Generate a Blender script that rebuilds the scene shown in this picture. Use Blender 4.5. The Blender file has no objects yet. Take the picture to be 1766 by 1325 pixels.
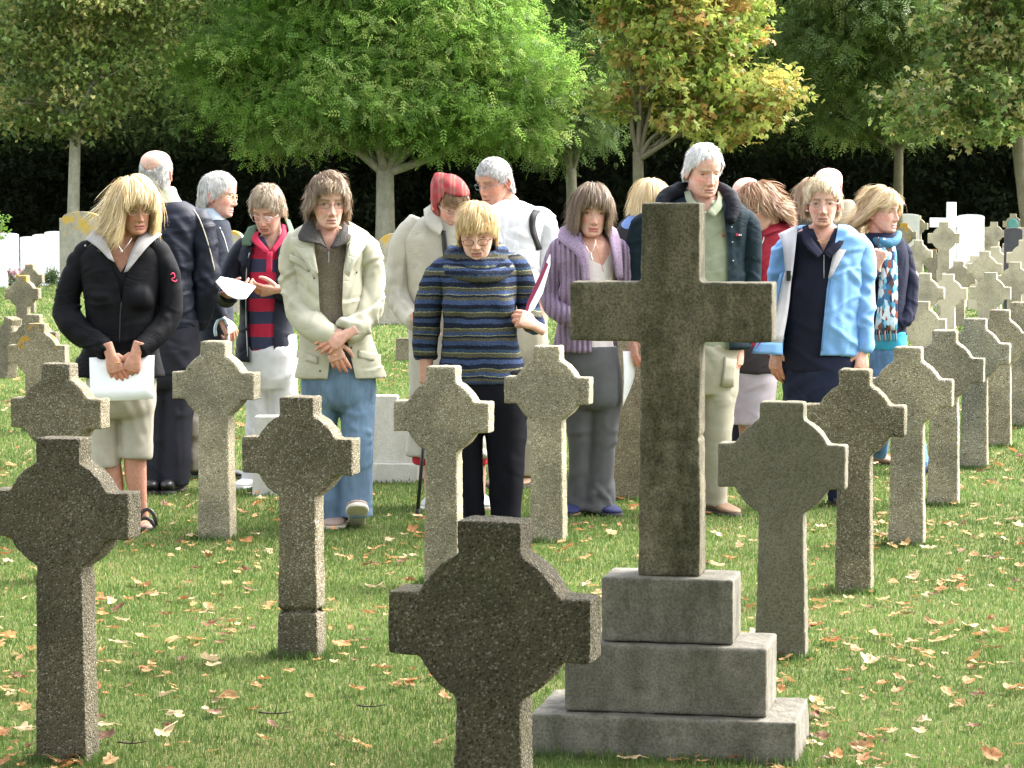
import bpy, bmesh, math, random
import numpy as np
from mathutils import Vector, Matrix

# ------------------------------------------------------------------ camera, sky, sun, exposure
scene = bpy.context.scene
col = scene.collection
F, CX, CY, HOR, CAM = 4800.0, 883.0, 662.5, 330.0, 1.54
TH = math.atan((CY - HOR) / F)
cd = bpy.data.cameras.new('camera')
cam = bpy.data.objects.new('camera', cd); col.objects.link(cam)
cd.sensor_width = 36.0; cd.lens = F / 1766.0 * 36.0
cd.clip_start = 0.1; cd.clip_end = 600
cam.location = (0, 0, CAM); cam.rotation_euler = (math.pi / 2 - TH, 0, 0)
scene.camera = cam

SUN = Vector((0.66, 0.34, 0.72)).normalized()
sun_el = math.asin(SUN.z); sun_az = math.atan2(SUN.x, SUN.y)
world = bpy.data.worlds.new('World'); scene.world = world
world.use_nodes = True
wn, wl = world.node_tree.nodes, world.node_tree.links
sky = wn.new('ShaderNodeTexSky'); sky.sky_type = 'NISHITA'; sky.sun_disc = False
sky.sun_elevation = sun_el; sky.sun_rotation = sun_az
sky.dust_density = 3.0; sky.ozone_density = 0.6; sky.air_density = 1.0
hs = wn.new('ShaderNodeHueSaturation'); hs.inputs['Saturation'].default_value = 0.35
wl.new(sky.outputs[0], hs.inputs['Color'])
wl.new(hs.outputs[0], wn['Background'].inputs['Color'])
wn['Background'].inputs['Strength'].default_value = 0.15
ld = bpy.data.lights.new('sun', 'SUN'); lo = bpy.data.objects.new('sun', ld); col.objects.link(lo)
ld.energy = 2.5; ld.angle = math.radians(48); ld.color = (1.0, 0.97, 0.92)
lo.rotation_euler = SUN.to_track_quat('Z', 'Y').to_euler()
scene.view_settings.view_transform = 'Standard'
scene.view_settings.look = 'None'
scene.view_settings.exposure = 2.52
scene.view_settings.gamma = 1.0
scene.cycles.use_denoising = True
scene.cycles.max_bounces = 6
scene.cycles.transparent_max_bounces = 8
RNG = np.random.default_rng(7)
random.seed(7)

# ------------------------------------------------------------------ projection helpers (photo pixels <-> metres)
CT, ST = math.cos(TH), math.sin(TH)
def U(px, py, Y):
    u = (px - CX) / F; v = (CY - py) / F
    t = Y / (CT + v * ST)
    return np.array([u * t, Y, CAM + (v * CT - ST) * t])
def G(px, py):
    u = (px - CX) / F; v = (CY - py) / F
    t = -CAM / (v * CT - ST)
    return np.array([u * t, (CT + v * ST) * t, 0.0])

# ------------------------------------------------------------------ noise
def vnoise(P, seed=0):
    P = np.asarray(P, float)
    i = np.floor(P).astype(np.int64); f = P - i
    f = f * f * f * (f * (f * 6 - 15) + 10)
    def h(a, b, c):
        n = (a * 374761393 + b * 668265263 + c * 2147483647 + seed * 1274126177) & 0xffffffff
        n = ((n ^ (n >> 13)) * 1274126177) & 0xffffffff
        n = ((n ^ (n >> 16)) * 2246822519) & 0xffffffff
        return ((n ^ (n >> 15)) & 0xffff) / 32767.5 - 1.0
    x, y, z = i[:, 0], i[:, 1], i[:, 2]; fx, fy, fz = f[:, 0], f[:, 1], f[:, 2]
    def L(a, b, t): return a + (b - a) * t
    return L(L(L(h(x, y, z), h(x + 1, y, z), fx), L(h(x, y + 1, z), h(x + 1, y + 1, z), fx), fy),
             L(L(h(x, y, z + 1), h(x + 1, y, z + 1), fx), L(h(x, y + 1, z + 1), h(x + 1, y + 1, z + 1), fx), fy), fz)
def fbm(P, seed=0, oct=3):
    s = 0; a = 1.0; P = np.asarray(P, float)
    for o in range(oct):
        s = s + a * vnoise(P, seed + o * 17); P = P * 2.03 + 11.3; a *= 0.5
    return s

# ------------------------------------------------------------------ mesh plumbing
class MB:
    """verts + faces collector"""
    def __init__(s): s.v = []; s.f = []; s.m = []; s.c = []; s.n = 0
    def add(s, v, faces, mat=0, colr=None):
        v = np.asarray(v, float).reshape(-1, 3)
        for fa in faces:
            fa = np.asarray(fa, int)
            if fa.size == 0: continue
            s.f.append(fa + s.n); s.m.append(np.full(len(fa), mat, int))
        if colr is None: colr = (1, 1, 1)
        c = np.empty((len(v), 3)); c[:] = colr
        s.v.append(v); s.c.append(c); s.n += len(v)
        return s
    def arrays(s):
        return np.concatenate(s.v), s.f
    def build(s, name, mats=(), parent=None, origin=(0, 0, 0), smooth=True, color=False):
        V = np.concatenate(s.v) - np.asarray(origin, float)
        me = mesh_np(name, V, s.f, s.m, smooth)
        if color:
            at = me.color_attributes.new('Col', 'FLOAT_COLOR', 'POINT')
            C = np.concatenate(s.c); C4 = np.ones((len(C), 4)); C4[:, :3] = C
            at.data.foreach_set('color', C4.ravel())
        return link(name, me, mats, parent)

def mesh_np(name, V, faces, mids=None, smooth=True):
    me = bpy.data.meshes.new(name)
    V = np.asarray(V, np.float32)
    me.vertices.add(len(V)); me.vertices.foreach_set('co', V.ravel())
    loops = np.concatenate([f.ravel() for f in faces]).astype(np.int32)
    tot = np.concatenate([np.full(len(f), f.shape[1], np.int32) for f in faces])
    start = np.concatenate([[0], np.cumsum(tot)[:-1]]).astype(np.int32)
    me.loops.add(len(loops)); me.loops.foreach_set('vertex_index', loops)
    me.polygons.add(len(tot)); me.polygons.foreach_set('loop_start', start)
    if mids is not None: me.polygons.foreach_set('material_index', np.concatenate(mids).astype(np.int32))
    me.polygons.foreach_set('use_smooth', np.full(len(tot), smooth, bool))
    me.update(calc_edges=True); me.validate()
    return me

def link(name, me, mats=(), parent=None):
    for m in (mats if isinstance(mats, (list, tuple)) else (mats,)): me.materials.append(m)
    o = bpy.data.objects.new(name, me); col.objects.link(o)
    if parent is not None: o.parent = parent
    return o
def tag(o, label=None, cat=None, group=None, kind=None):
    if label: o['label'] = label
    if cat: o['category'] = cat
    if group: o['group'] = group
    if kind: o['kind'] = kind
    return o
def empty(name, loc, label=None, cat=None, group=None):
    o = bpy.data.objects.new(name, None); col.objects.link(o); o.location = loc
    o.empty_display_size = 0.1
    return tag(o, label, cat, group)

def temp_eval(V, faces, mods):
    """run modifiers over a throw-away object, give back its mesh"""
    me = mesh_np('tmp', V, faces); o = bpy.data.objects.new('tmp', me); col.objects.link(o)
    for fn in mods: fn(o)
    dg = bpy.context.evaluated_depsgraph_get()
    m2 = bpy.data.meshes.new_from_object(o.evaluated_get(dg))
    bpy.data.objects.remove(o); bpy.data.meshes.remove(me)
    return m2
def mesh_arrays(me):
    V = np.empty(len(me.vertices) * 3, np.float32); me.vertices.foreach_get('co', V); V = V.reshape(-1, 3).astype(float)
    n = len(me.polygons); tot = np.empty(n, np.int32); st = np.empty(n, np.int32)
    me.polygons.foreach_get('loop_total', tot); me.polygons.foreach_get('loop_start', st)
    lv = np.empty(len(me.loops), np.int32); me.loops.foreach_get('vertex_index', lv)
    out = []
    for k in np.unique(tot):
        s = st[tot == k]; out.append(lv[s[:, None] + np.arange(k)[None]])
    return V, out
def remesh(V, faces, vox):
    def fn(o):
        m = o.modifiers.new('r', 'REMESH'); m.mode = 'VOXEL'; m.voxel_size = vox; m.adaptivity = 0
    me = temp_eval(V, faces, [fn]); r = mesh_arrays(me); bpy.data.meshes.remove(me); return r
def edges_of(faces):
    E = []
    for f in faces:
        k = f.shape[1]
        for i in range(k): E.append(np.stack([f[:, i], f[:, (i + 1) % k]], 1))
    return np.concatenate(E)
def smooth_np(V, faces, it=3, lam=0.5):
    E = edges_of(faces); n = len(V)
    deg = np.bincount(E[:, 0], minlength=n) + np.bincount(E[:, 1], minlength=n); deg = np.maximum(deg, 1)[:, None]
    for _ in range(it):
        A = np.zeros_like(V)
        for c in range(3):
            A[:, c] = np.bincount(E[:, 0], V[E[:, 1], c], n) + np.bincount(E[:, 1], V[E[:, 0], c], n)
        V = V + lam * (A / deg - V)
    return V
def normals_np(V, faces):
    N = np.zeros_like(V)
    for f in faces:
        a, b, c = V[f[:, 0]], V[f[:, 1]], V[f[:, 2]]
        n = np.cross(b - a, c - a)
        if f.shape[1] == 4: n = n + np.cross(c - a, V[f[:, 3]] - a)
        for k in range(f.shape[1]):
            for d in range(3): N[:, d] += np.bincount(f[:, k], n[:, d], len(V))
    return N / np.maximum(np.linalg.norm(N, axis=1, keepdims=True), 1e-9)

def spline(P, k=4):
    """Catmull-Rom through rows of P"""
    P = np.asarray(P, float); n = len(P)
    if n < 3:
        t = np.linspace(0, 1, k + 1)[:, None]; return P[0] + (P[-1] - P[0]) * t
    Q = np.vstack([2 * P[0] - P[1], P, 2 * P[-1] - P[-2]]); out = []
    for i in range(1, n):
        p0, p1, p2, p3 = Q[i - 1], Q[i], Q[i + 1], Q[i + 2]
        for t in np.arange(k) / k:
            out.append(0.5 * (2 * p1 + (p2 - p0) * t + (2 * p0 - 5 * p1 + 4 * p2 - p3) * t * t + (3 * p1 - p0 - 3 * p2 + p3) * t ** 3))
    out.append(P[-1]); return np.array(out)
def tube(C, ra, rb=None, ax=(1, 0, 0), n=16, p=2.0, cap=True, horiz=False):
    """loft of (super)ellipses along the path C; ra along ax, rb across"""
    C = np.asarray(C, float); m = len(C)
    ra = np.broadcast_to(np.asarray(ra, float), (m,)); rb = ra if rb is None else np.broadcast_to(np.asarray(rb, float), (m,))
    T = np.gradient(C, axis=0); T /= np.maximum(np.linalg.norm(T, axis=1, keepdims=True), 1e-9)
    if horiz: T = np.tile([0, 0, 1.0 if C[-1, 2] > C[0, 2] else -1.0], (m, 1))
    A = np.zeros((m, 3)); prev = np.asarray(ax, float)
    for i in range(m):
        a = prev - T[i] * prev.dot(T[i]); l = np.linalg.norm(a)
        if l < 1e-4:
            a = np.array([0, 1.0, 0]) - T[i] * T[i][1]; l = np.linalg.norm(a)
        A[i] = a / l
        if not horiz: prev = A[i]
    B = np.cross(T, A)
    th = np.arange(n) / n * 2 * math.pi
    c, s = np.cos(th), np.sin(th)
    if p != 2.0: c, s = np.sign(c) * np.abs(c) ** (2 / p), np.sign(s) * np.abs(s) ** (2 / p)
    V = C[:, None] + ra[:, None, None] * c[None, :, None] * A[:, None] + rb[:, None, None] * s[None, :, None] * B[:, None]
    V = V.reshape(-1, 3)
    i = np.arange(m - 1)[:, None] * n; j = np.arange(n)[None]; j2 = (j + 1) % n
    Q = np.stack([i + j, i + j2, i + n + j2, i + n + j], -1).reshape(-1, 4)
    fs = [Q]
    if cap:
        V = np.vstack([V, C[0], C[-1]]); a, b = m * n, m * n + 1; j = np.arange(n); j2 = (j + 1) % n
        fs.append(np.vstack([np.stack([np.full(n, a), j2, j], 1), np.stack([np.full(n, b), (m - 1) * n + j, (m - 1) * n + j2], 1)]))
    return V, fs
def ellipsoid(c, r, R=None, nu=16, nv=10):
    th = np.linspace(0, math.pi, nv + 1)[1:-1]; ph = np.arange(nu) / nu * 2 * math.pi
    V = np.stack([np.sin(th)[:, None] * np.cos(ph), np.sin(th)[:, None] * np.sin(ph), np.cos(th)[:, None] + 0 * ph], -1).reshape(-1, 3)
    V = np.vstack([V, [0, 0, 1], [0, 0, -1]]) * np.asarray(r)
    if R is not None: V = V @ np.asarray(R).T
    V = V + np.asarray(c); m = nv - 1
    i = np.arange(m - 1)[:, None] * nu; j = np.arange(nu)[None]; j2 = (j + 1) % nu
    Q = np.stack([i + j, i + nu + j, i + nu + j2, i + j2], -1).reshape(-1, 4)
    j = np.arange(nu); j2 = (j + 1) % nu; a = m * nu
    T = np.vstack([np.stack([np.full(nu, a), j, j2], 1), np.stack([np.full(nu, a + 1), (m - 1) * nu + j2, (m - 1) * nu + j], 1)])
    return V, [Q, T]
def box(c, s, R=None):
    V = np.array([[x, y, z] for x in (-.5, .5) for y in (-.5, .5) for z in (-.5, .5)]) * np.asarray(s)
    if R is not None: V = V @ np.asarray(R).T
    return V + np.asarray(c), [np.array([[0, 1, 3, 2], [4, 6, 7, 5], [0, 4, 5, 1], [2, 3, 7, 6], [0, 2, 6, 4], [1, 5, 7, 3]])]
def sheet(rows, th=0.002, flip=False):
    """solid sheet through a grid of points rows[i][j], thickness th along its normals"""
    R = np.asarray(rows, float); a, b = R.shape[:2]
    du = np.gradient(R, axis=0); dv = np.gradient(R, axis=1)
    N = np.cross(du, dv); N /= np.maximum(np.linalg.norm(N, axis=2, keepdims=True), 1e-9)
    V = np.concatenate([(R + N * th / 2).reshape(-1, 3), (R - N * th / 2).reshape(-1, 3)])
    i = np.arange(a - 1)[:, None] * b; j = np.arange(b - 1)[None]
    Q = np.stack([i + j, i + b + j, i + b + j + 1, i + j + 1], -1).reshape(-1, 4); n = a * b
    Q2 = Q[:, ::-1] + n
    bd = [k for k in range(b - 1)]; loop = list(range(b)) + [b * k + b - 1 for k in range(1, a)] + [b * (a - 1) + k for k in range(b - 2, -1, -1)] + [b * k for k in range(a - 2, 0, -1)]
    L = np.array(loop); L2 = np.roll(L, -1)
    S = np.stack([L, L2, L2 + n, L + n], 1)
    return V, [Q, Q2, S]
def Rz(a): c, s = math.cos(a), math.sin(a); return np.array([[c, -s, 0], [s, c, 0], [0, 0, 1.0]])
def Rx(a): c, s = math.cos(a), math.sin(a); return np.array([[1.0, 0, 0], [0, c, -s], [0, s, c]])
def Ry(a): c, s = math.cos(a), math.sin(a); return np.array([[c, 0, s], [0, 1.0, 0], [-s, 0, c]])
def rad(d): return math.radians(d)

# ------------------------------------------------------------------ materials
class NT:
    def __init__(s, name):
        s.mat = bpy.data.materials.new(name); s.mat.use_nodes = True
        s.n, s.l = s.mat.node_tree.nodes, s.mat.node_tree.links
        s.b = s.n['Principled BSDF']
    def node(s, t, **kw):
        o = s.n.new(t)
        for k, v in kw.items():
            if hasattr(o, k): setattr(o, k, v)
            else: o.inputs[k.replace('_', ' ')].default_value = v
        return o
    def coord(s, out='Object', scale=1.0, rnd=False):
        t = s.n.new('ShaderNodeTexCoord'); m = s.n.new('ShaderNodeMapping'); s.l.new(t.outputs[out], m.inputs['Vector'])
        m.inputs['Scale'].default_value = scale if isinstance(scale, (tuple, list)) else (scale,) * 3
        if rnd:
            oi = s.n.new('ShaderNodeObjectInfo'); mu = s.n.new('ShaderNodeMath'); mu.operation = 'MULTIPLY'; mu.inputs[1].default_value = 37.0
            s.l.new(oi.outputs['Random'], mu.inputs[0]); s.l.new(mu.outputs[0], m.inputs['Location'])
        return m.outputs[0]
    def noise(s, vec, scale, detail=4, rough=0.55, dist=0.0):
        o = s.n.new('ShaderNodeTexNoise'); s.l.new(vec, o.inputs['Vector']); o.inputs['Scale'].default_value = scale
        o.inputs['Detail'].default_value = detail; o.inputs['Roughness'].default_value = rough; o.inputs['Distortion'].default_value = dist
        return o.outputs['Fac']
    def voro(s, vec, scale, feature='F1', rnd=1.0):
        o = s.n.new('ShaderNodeTexVoronoi'); o.feature = feature; s.l.new(vec, o.inputs['Vector']); o.inputs['Scale'].default_value = scale
        o.inputs['Randomness'].default_value = rnd
        return o
    def ramp(s, fac, stops, interp='LINEAR'):
        o = s.n.new('ShaderNodeValToRGB'); o.color_ramp.interpolation = interp; e = o.color_ramp.elements
        while len(e) < len(stops): e.new(0.5)
        for k, (p, c) in enumerate(stops):
            e[k].position = p; e[k].color = (c[0], c[1], c[2], 1) if hasattr(c, '__len__') else (c, c, c, 1)
        s.l.new(fac, o.inputs['Fac']); return o.outputs['Color']
    def mix(s, fac, a, b, mode='MIX'):
        o = s.n.new('ShaderNodeMix'); o.data_type = 'RGBA'; o.blend_type = mode
        for sock, v in ((o.inputs[0], fac), (o.inputs[6], a), (o.inputs[7], b)):
            if isinstance(v, bpy.types.NodeSocket): s.l.new(v, sock)
            elif hasattr(v, '__len__'): sock.default_value = (v[0], v[1], v[2], 1)
            else: sock.default_value = v
        return o.outputs[2]
    def math(s, op, a, b=0.0):
        o = s.n.new('ShaderNodeMath'); o.operation = op
        for sock, v in ((o.inputs[0], a), (o.inputs[1], b)):
            if isinstance(v, bpy.types.NodeSocket): s.l.new(v, sock)
            else: sock.default_value = v
        return o.outputs[0]
    def attr(s, name='Col'):
        o = s.n.new('ShaderNodeAttribute'); o.attribute_name = name; return o
    def color(s, c):
        if isinstance(c, bpy.types.NodeSocket): s.l.new(c, s.b.inputs['Base Color'])
        else: s.b.inputs['Base Color'].default_value = (c[0], c[1], c[2], 1)
        return s
    def rough(s, r, spec=0.3):
        s.b.inputs['Roughness'].default_value = r; s.b.inputs['Specular IOR Level'].default_value = spec; return s
    def bump(s, h, dist=0.002, strength=1.0):
        o = s.n.new('ShaderNodeBump'); o.inputs['Distance'].default_value = dist; o.inputs['Strength'].default_value = strength
        s.l.new(h, o.inputs['Height']); s.l.new(o.outputs[0], s.b.inputs['Normal']); return s
    def translucent(s, c, fac):
        """part of the light passes through (leaves, hair)"""
        t = s.n.new('ShaderNodeBsdfTranslucent'); m = s.n.new('ShaderNodeMixShader'); m.inputs[0].default_value = fac
        if isinstance(c, bpy.types.NodeSocket): s.l.new(c, t.inputs['Color'])
        else: t.inputs['Color'].default_value = (c[0], c[1], c[2], 1)
        s.l.new(s.b.outputs[0], m.inputs[1]); s.l.new(t.outputs[0], m.inputs[2])
        s.l.new(m.outputs[0], s.n['Material Output'].inputs['Surface']); return s

def m_plain(name, c, rough=0.6, spec=0.3, metal=0.0, nscale=40, namp=0.12, bump=0.0):
    t = NT(name); v = t.coord(); n = t.noise(v, nscale)
    dark = tuple(x * (1 - namp) for x in c); lite = tuple(min(1, x * (1 + namp)) for x in c)
    t.color(t.ramp(n, [(0.3, dark), (0.7, lite)])).rough(rough, spec); t.b.inputs['Metallic'].default_value = metal
    if bump: t.bump(n, bump)
    return t.mat

def m_aggregate(name, base, chips, lichen=0.0, scale=185, algae=0.25, k2=1.0):
    t = NT(name); v = t.coord(rnd=True)
    vo = t.voro(v, scale); vo2 = t.voro(v, scale * 0.8)
    rnd = t.n.new('ShaderNodeSeparateColor'); t.l.new(vo.outputs['Color'], rnd.inputs[0])
    rnd2 = t.n.new('ShaderNodeSeparateColor'); t.l.new(vo2.outputs['Color'], rnd2.inputs[0])
    cc = t.ramp(rnd.outputs[0], chips, 'CONSTANT')
    cc = t.mix(t.math('GREATER_THAN', rnd2.outputs[1], 0.86), cc, t.ramp(rnd2.outputs[0], [(0, (.36 * k2, .31 * k2, .22 * k2)), (.4, (.12 * k2, .085 * k2, .05 * k2)), (.7, (.46 * k2, .43 * k2, .37 * k2))], 'CONSTANT'))
    edge = t.ramp(vo.outputs['Distance'], [(0.35, 0.0), (0.62, 1.0)])
    c = t.mix(edge, cc, base)
    pits = t.math('GREATER_THAN', t.noise(v, 60, 2), 0.70)
    c = t.mix(t.math('MULTIPLY', pits, .7), c, (.045, .037, .027))
    st = t.ramp(t.noise(v, 3.2, 5, .6), [(0.38, (0.62, 0.62, 0.60)), (0.62, (1.08, 1.06, 1.0))])
    c = t.mix(1.0, c, st, 'MULTIPLY')
    al = t.ramp(t.noise(v, 7, 5, .65), [(0.50, 0.0), (0.72, algae)])
    c = t.mix(al, c, (.085, .09, .035))
    if lichen:
        g = t.n.new('ShaderNodeTexCoord'); sx = t.n.new('ShaderNodeSeparateXYZ'); t.l.new(g.outputs['Generated'], sx.inputs[0])
        hi = t.ramp(sx.outputs[2], [(0.62, 0.0), (0.98, 0.26)])
        nn = t.math('ADD', t.noise(v, 9, 4, .6), hi)
        li = t.ramp(nn, [(0.80 - .12 * lichen, 0.0), (0.84 - .12 * lichen, 1.0)])
        c = t.mix(li, c, t.ramp(t.noise(v, 60), [(.3, (.30, .15, .015)), (.7, (.52, .31, .05))]))
    t.color(c).rough(0.9, 0.25)
    h = t.math('ADD', t.math('MULTIPLY', vo.outputs['Distance'], -0.8), t.math('MULTIPLY', pits, -0.6))
    t.bump(h, 0.006, 1.0)
    return t.mat
def m_stone(name, base, var=0.2, algae=None, algae_amt=0.0, speck=0.3, bump=0.002, lichen=0.0, yl=(.42, .28, .05)):
    t = NT(name); v = t.coord(rnd=True)
    n = t.noise(v, 5, 6, .65); n2 = t.noise(v, 150, 3)
    c = t.ramp(n, [(.3, tuple(x * (1 - var) for x in base)), (.7, tuple(min(.9, x * (1 + var)) for x in base))])
    if algae:
        sv = t.coord(scale=(3.0, 3.0, .8), rnd=True)
        al = t.ramp(t.math('ADD', t.math('MULTIPLY', t.noise(sv, 3.0, 5, .7), .7), t.math('MULTIPLY', t.noise(v, 22, 4), .3)), [(0.42, 0.0), (0.62, algae_amt)])
        c = t.mix(al, c, algae)
    c = t.mix(1.0, c, t.ramp(n2, [(.35, (1 - speck,) * 3), (.6, (1 + speck * .4,) * 3)]), 'MULTIPLY')
    if lichen:
        g = t.n.new('ShaderNodeTexCoord'); sx = t.n.new('ShaderNodeSeparateXYZ'); t.l.new(g.outputs['Generated'], sx.inputs[0])
        hi = t.ramp(sx.outputs[2], [(0.55, 0.0), (1.0, 0.22)])
        li = t.ramp(t.math('ADD', t.noise(v, 5, 6, .7), hi), [(0.76 - .12 * lichen, 0.0), (0.86 - .12 * lichen, 1.0)])
        c = t.mix(li, c, yl)
    t.color(c).rough(0.85, 0.25)
    t.bump(t.math('ADD', t.math('MULTIPLY', n2, .6), t.noise(v, 40, 4)), bump)
    return t.mat
# ------------------------------------------------------------------ ground
def setting():
    t = NT('lawn'); v = t.coord()
    n1 = t.noise(v, .9, 5, .6); n2 = t.noise(v, 14, 4); n3 = t.noise(v, 90, 3)
    c = t.ramp(n1, [(.3, (.065, .095, .024)), (.55, (.095, .125, .034)), (.75, (.16, .15, .06))])
    c = t.mix(t.math('MULTIPLY', n2, .35), c, (.10, .085, .035))
    c = t.mix(1.0, c, t.ramp(n3, [(.3, (.55, .55, .5)), (.7, (1.35, 1.3, 1.2))]), 'MULTIPLY')
    t.color(c).rough(.95, .1); t.bump(t.math('ADD', n2, n3), .015)
    V = []; nx, ny = 60, 90
    xs = np.linspace(-60, 60, nx); ys = np.linspace(-25, 130, ny)
    X, Y = np.meshgrid(xs, ys); Z = np.zeros_like(X)
    i = np.arange(ny - 1)[:, None] * nx; j = np.arange(nx - 1)[None]
    Q = np.stack([i + j, i + j + 1, i + nx + j + 1, i + nx + j], -1).reshape(-1, 4)
    me = mesh_np('lawn_ground', np.stack([X, Y, Z], -1).reshape(-1, 3), [Q])
    tag(link('lawn_ground', me, t.mat), kind='structure')

    # mown grass: one mesh of blades
    g = NT('grass_blades'); a = g.attr(); g.color(a.outputs['Color']).rough(.6, .25); g.translucent(a.outputs['Color'], .35)
    rng = np.random.default_rng(3)
    def blades(n, y0, y1, h, w, name, P=None):
        s = rng.random(n)
        Y = y0 * (y1 / y0) ** s                       # density falls with distance
        X = (rng.random(n) * 2 - 1) * (Y * .195 + 1.6)
        given = P is not None
        P = P if given else np.stack([X, Y, 0 * X], 1)
        pat = fbm(P * [1.1, .9, 1], 5) ; pat2 = fbm(P * 7, 9)
        ok = (rng.random(n) < np.clip(.85 + .25 * pat2, .2, 1)) | given; P = P[ok]; pat = pat[ok]; pat2 = pat2[ok]; n = len(P)
        hh = h * (.55 + .7 * rng.random(n)) * (1 + .12 * pat2) * (1 + .012 * (P[:, 1] - y0)); ww = w * (.7 + .6 * rng.random(n)) * (P[:, 1] / 9) ** .75
        an = rng.random(n) * 6.283; ln = rng.random(n) ** 1.0 * 1.0
        d = np.stack([np.cos(an), np.sin(an), 0 * an], 1); sd = np.stack([-d[:, 1], d[:, 0], 0 * an], 1)
        face = rng.normal(0, .5, n); sd = np.stack([np.cos(face), np.sin(face), 0 * an], 1)
        mid = P + d * (hh * ln * .25)[:, None] + np.array([0, 0, 1]) * (hh * .6)[:, None]
        tip = P + d * (hh * ln * .75)[:, None] + np.array([0, 0, 1]) * (hh * (1 - .35 * ln))[:, None]
        V = np.stack([P - sd * ww[:, None] / 2, P + sd * ww[:, None] / 2, mid + sd * ww[:, None] * .42, mid - sd * ww[:, None] * .42, tip], 1)
        b = np.arange(n)[:, None] * 5
        Q = b + np.array([[0, 1, 2, 3]]); T = b + np.array([[3, 2, 4]])
        r = rng.random(n)[:, None]
        C = np.array([.072, .132, .028]) * (1 - r) + np.array([.148, .226, .058]) * r
        C = C * (1 + .22 * pat[:, None]); dry = (rng.random(n) < .05 + .09 * (pat > .35))
        C[dry] = np.array([.38, .33, .17]) * (.6 + .6 * rng.random((dry.sum(), 1)))
        C4 = np.ones((n, 5, 4)); C4[:, :, :3] = np.clip(C, 0, 1)[:, None]
        me = mesh_np(name, V.reshape(-1, 3), [Q, T])
        at = me.color_attributes.new('Col', 'FLOAT_COLOR', 'POINT'); at.data.foreach_set('color', C4.ravel())
        tag(link(name, me, g.mat), kind='stuff')
    global TUFT
    TUFT = blades
    blades(640000, 5.2, 26, .019, .0030, 'lawn_grass')
    blades(125000, 24, 75, .03, .006, 'distant_grass')

# ------------------------------------------------------------------ gravestones
AGG = {}
def stone_mats():
    chips = [(0, (.155, .130, .082)), (.2, (.25, .215, .145)), (.42, (.085, .068, .042)), (.55, (.34, .30, .22)), (.75, (.20, .165, .105)), (.9, (.50, .46, .37))]
    AGG['agg'] = m_aggregate('pebble_concrete', (.18, .158, .108), chips)
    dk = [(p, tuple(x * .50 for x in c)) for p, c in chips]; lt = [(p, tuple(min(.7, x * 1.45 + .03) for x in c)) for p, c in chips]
    AGG['agg_d'] = m_aggregate('damp_pebble_concrete', (.112, .098, .068), dk, k2=.66)  # nearest crosses: damp staining plus foreground shade put into the colour
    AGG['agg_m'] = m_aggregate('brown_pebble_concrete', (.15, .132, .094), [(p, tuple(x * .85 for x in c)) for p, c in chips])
    AGG['agg_p'] = m_aggregate('bleached_pebble_concrete', (.33, .295, .215), lt, algae=.1)  # lighter copy of the same stone: open-sky light put into the colour
    AGG['agg_l'] = m_aggregate('pebble_concrete_lichen', (.26, .225, .16), chips, lichen=.25)
    AGG['agg_ll'] = m_aggregate('pebble_concrete_thick_lichen', (.25, .215, .15), chips, lichen=.75)
    AGG['pale'] = m_aggregate('pale_pebble_concrete', (.48, .425, .31), [(0, (.40, .36, .27)), (.3, (.52, .47, .37)), (.6, (.34, .295, .21)), (.85, (.62, .58, .49))], algae=.08)  # far field crosses: their sunlight is painted in as brighter stone
    AGG['smooth'] = m_stone('fine_concrete', (.150, .137, .098), .16, (.10, .10, .045), .35, .35, .0012)
    AGG['smooth_pale'] = m_stone('fine_pale_concrete', (.49, .43, .315), .12, None, 0, .2, .001)
    AGG['big'] = m_stone('weathered_stone', (.178, .155, .102), .25, (.04, .038, .018), .9, .45, .003)
    AGG['step'] = m_stone('plinth_stone', (.20, .182, .148), .22, (.085, .08, .055), .8, .3, .003)
    AGG['marble'] = m_stone('white_marble', (.80, .79, .76), .05, None, 0, .06, .0008)
    AGG['greymarble'] = m_stone('pale_grey_marble', (.56, .55, .51), .10, (.40, .38, .32), .5, .12, .0015)
    AGG['lichen'] = m_stone('lichened_stone', (.33, .31, .25), .2, (.16, .15, .10), .5, .3, .003, lichen=1.0)
    AGG['orange'] = m_stone('orange_lichened_stone', (.42, .38, .30), .2, (.2, .18, .12), .4, .3, .003, lichen=.9, yl=(.50, .30, .05))
    AGG['dark'] = m_stone('dark_slate', (.06, .06, .065), .2, None, 0, .2, .001)
    AGG['verdigris'] = m_stone('verdigris_bronze', (.16, .38, .36), .25, None, 0, .3, .003)

def wheel_outline(w, H, r=.38, ah=.31, sw=.31, st=.325, sb=.365, tp=.51, na=9, bury=.06):
    r, ah, sw, st, sb, tp = [x * w for x in (r, ah, sw, st, sb, tp)]
    zc = H - tp
    R = [(sb / 2, -bury), (sb / 2 - (sb - st) / 2 * .0, 0.0)]
    zb = -math.sqrt(r * r - st * st / 4); a0 = math.atan2(zb, st / 2); a1 = math.atan2(-ah / 2, math.sqrt(r * r - ah * ah / 4))
    for k in range(na + 1):
        a = a0 + (a1 - a0) * k / na; R.append((r * math.cos(a), zc + r * math.sin(a)))
    R += [(w / 2, zc - ah / 2), (w / 2, zc + ah / 2)]
    b0 = -a1; b1 = math.acos(sw / 2 / r)
    for k in range(na + 1):
        a = b0 + (b1 - b0) * k / na; R.append((r * math.cos(a), zc + r * math.sin(a)))
    R += [(sw / 2, H)]
    return R + [(-x, z) for x, z in reversed(R)]
def latin_outline(w, H, sw, ah, za, bury=.06):
    R = [(sw / 2 * 1.04, -bury), (sw / 2, za - ah / 2), (w / 2, za - ah / 2), (w / 2, za + ah / 2), (sw / 2 * .99, za + ah / 2), (sw / 2 * .97, H)]
    return R + [(-x, z) for x, z in reversed(R)]
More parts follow.
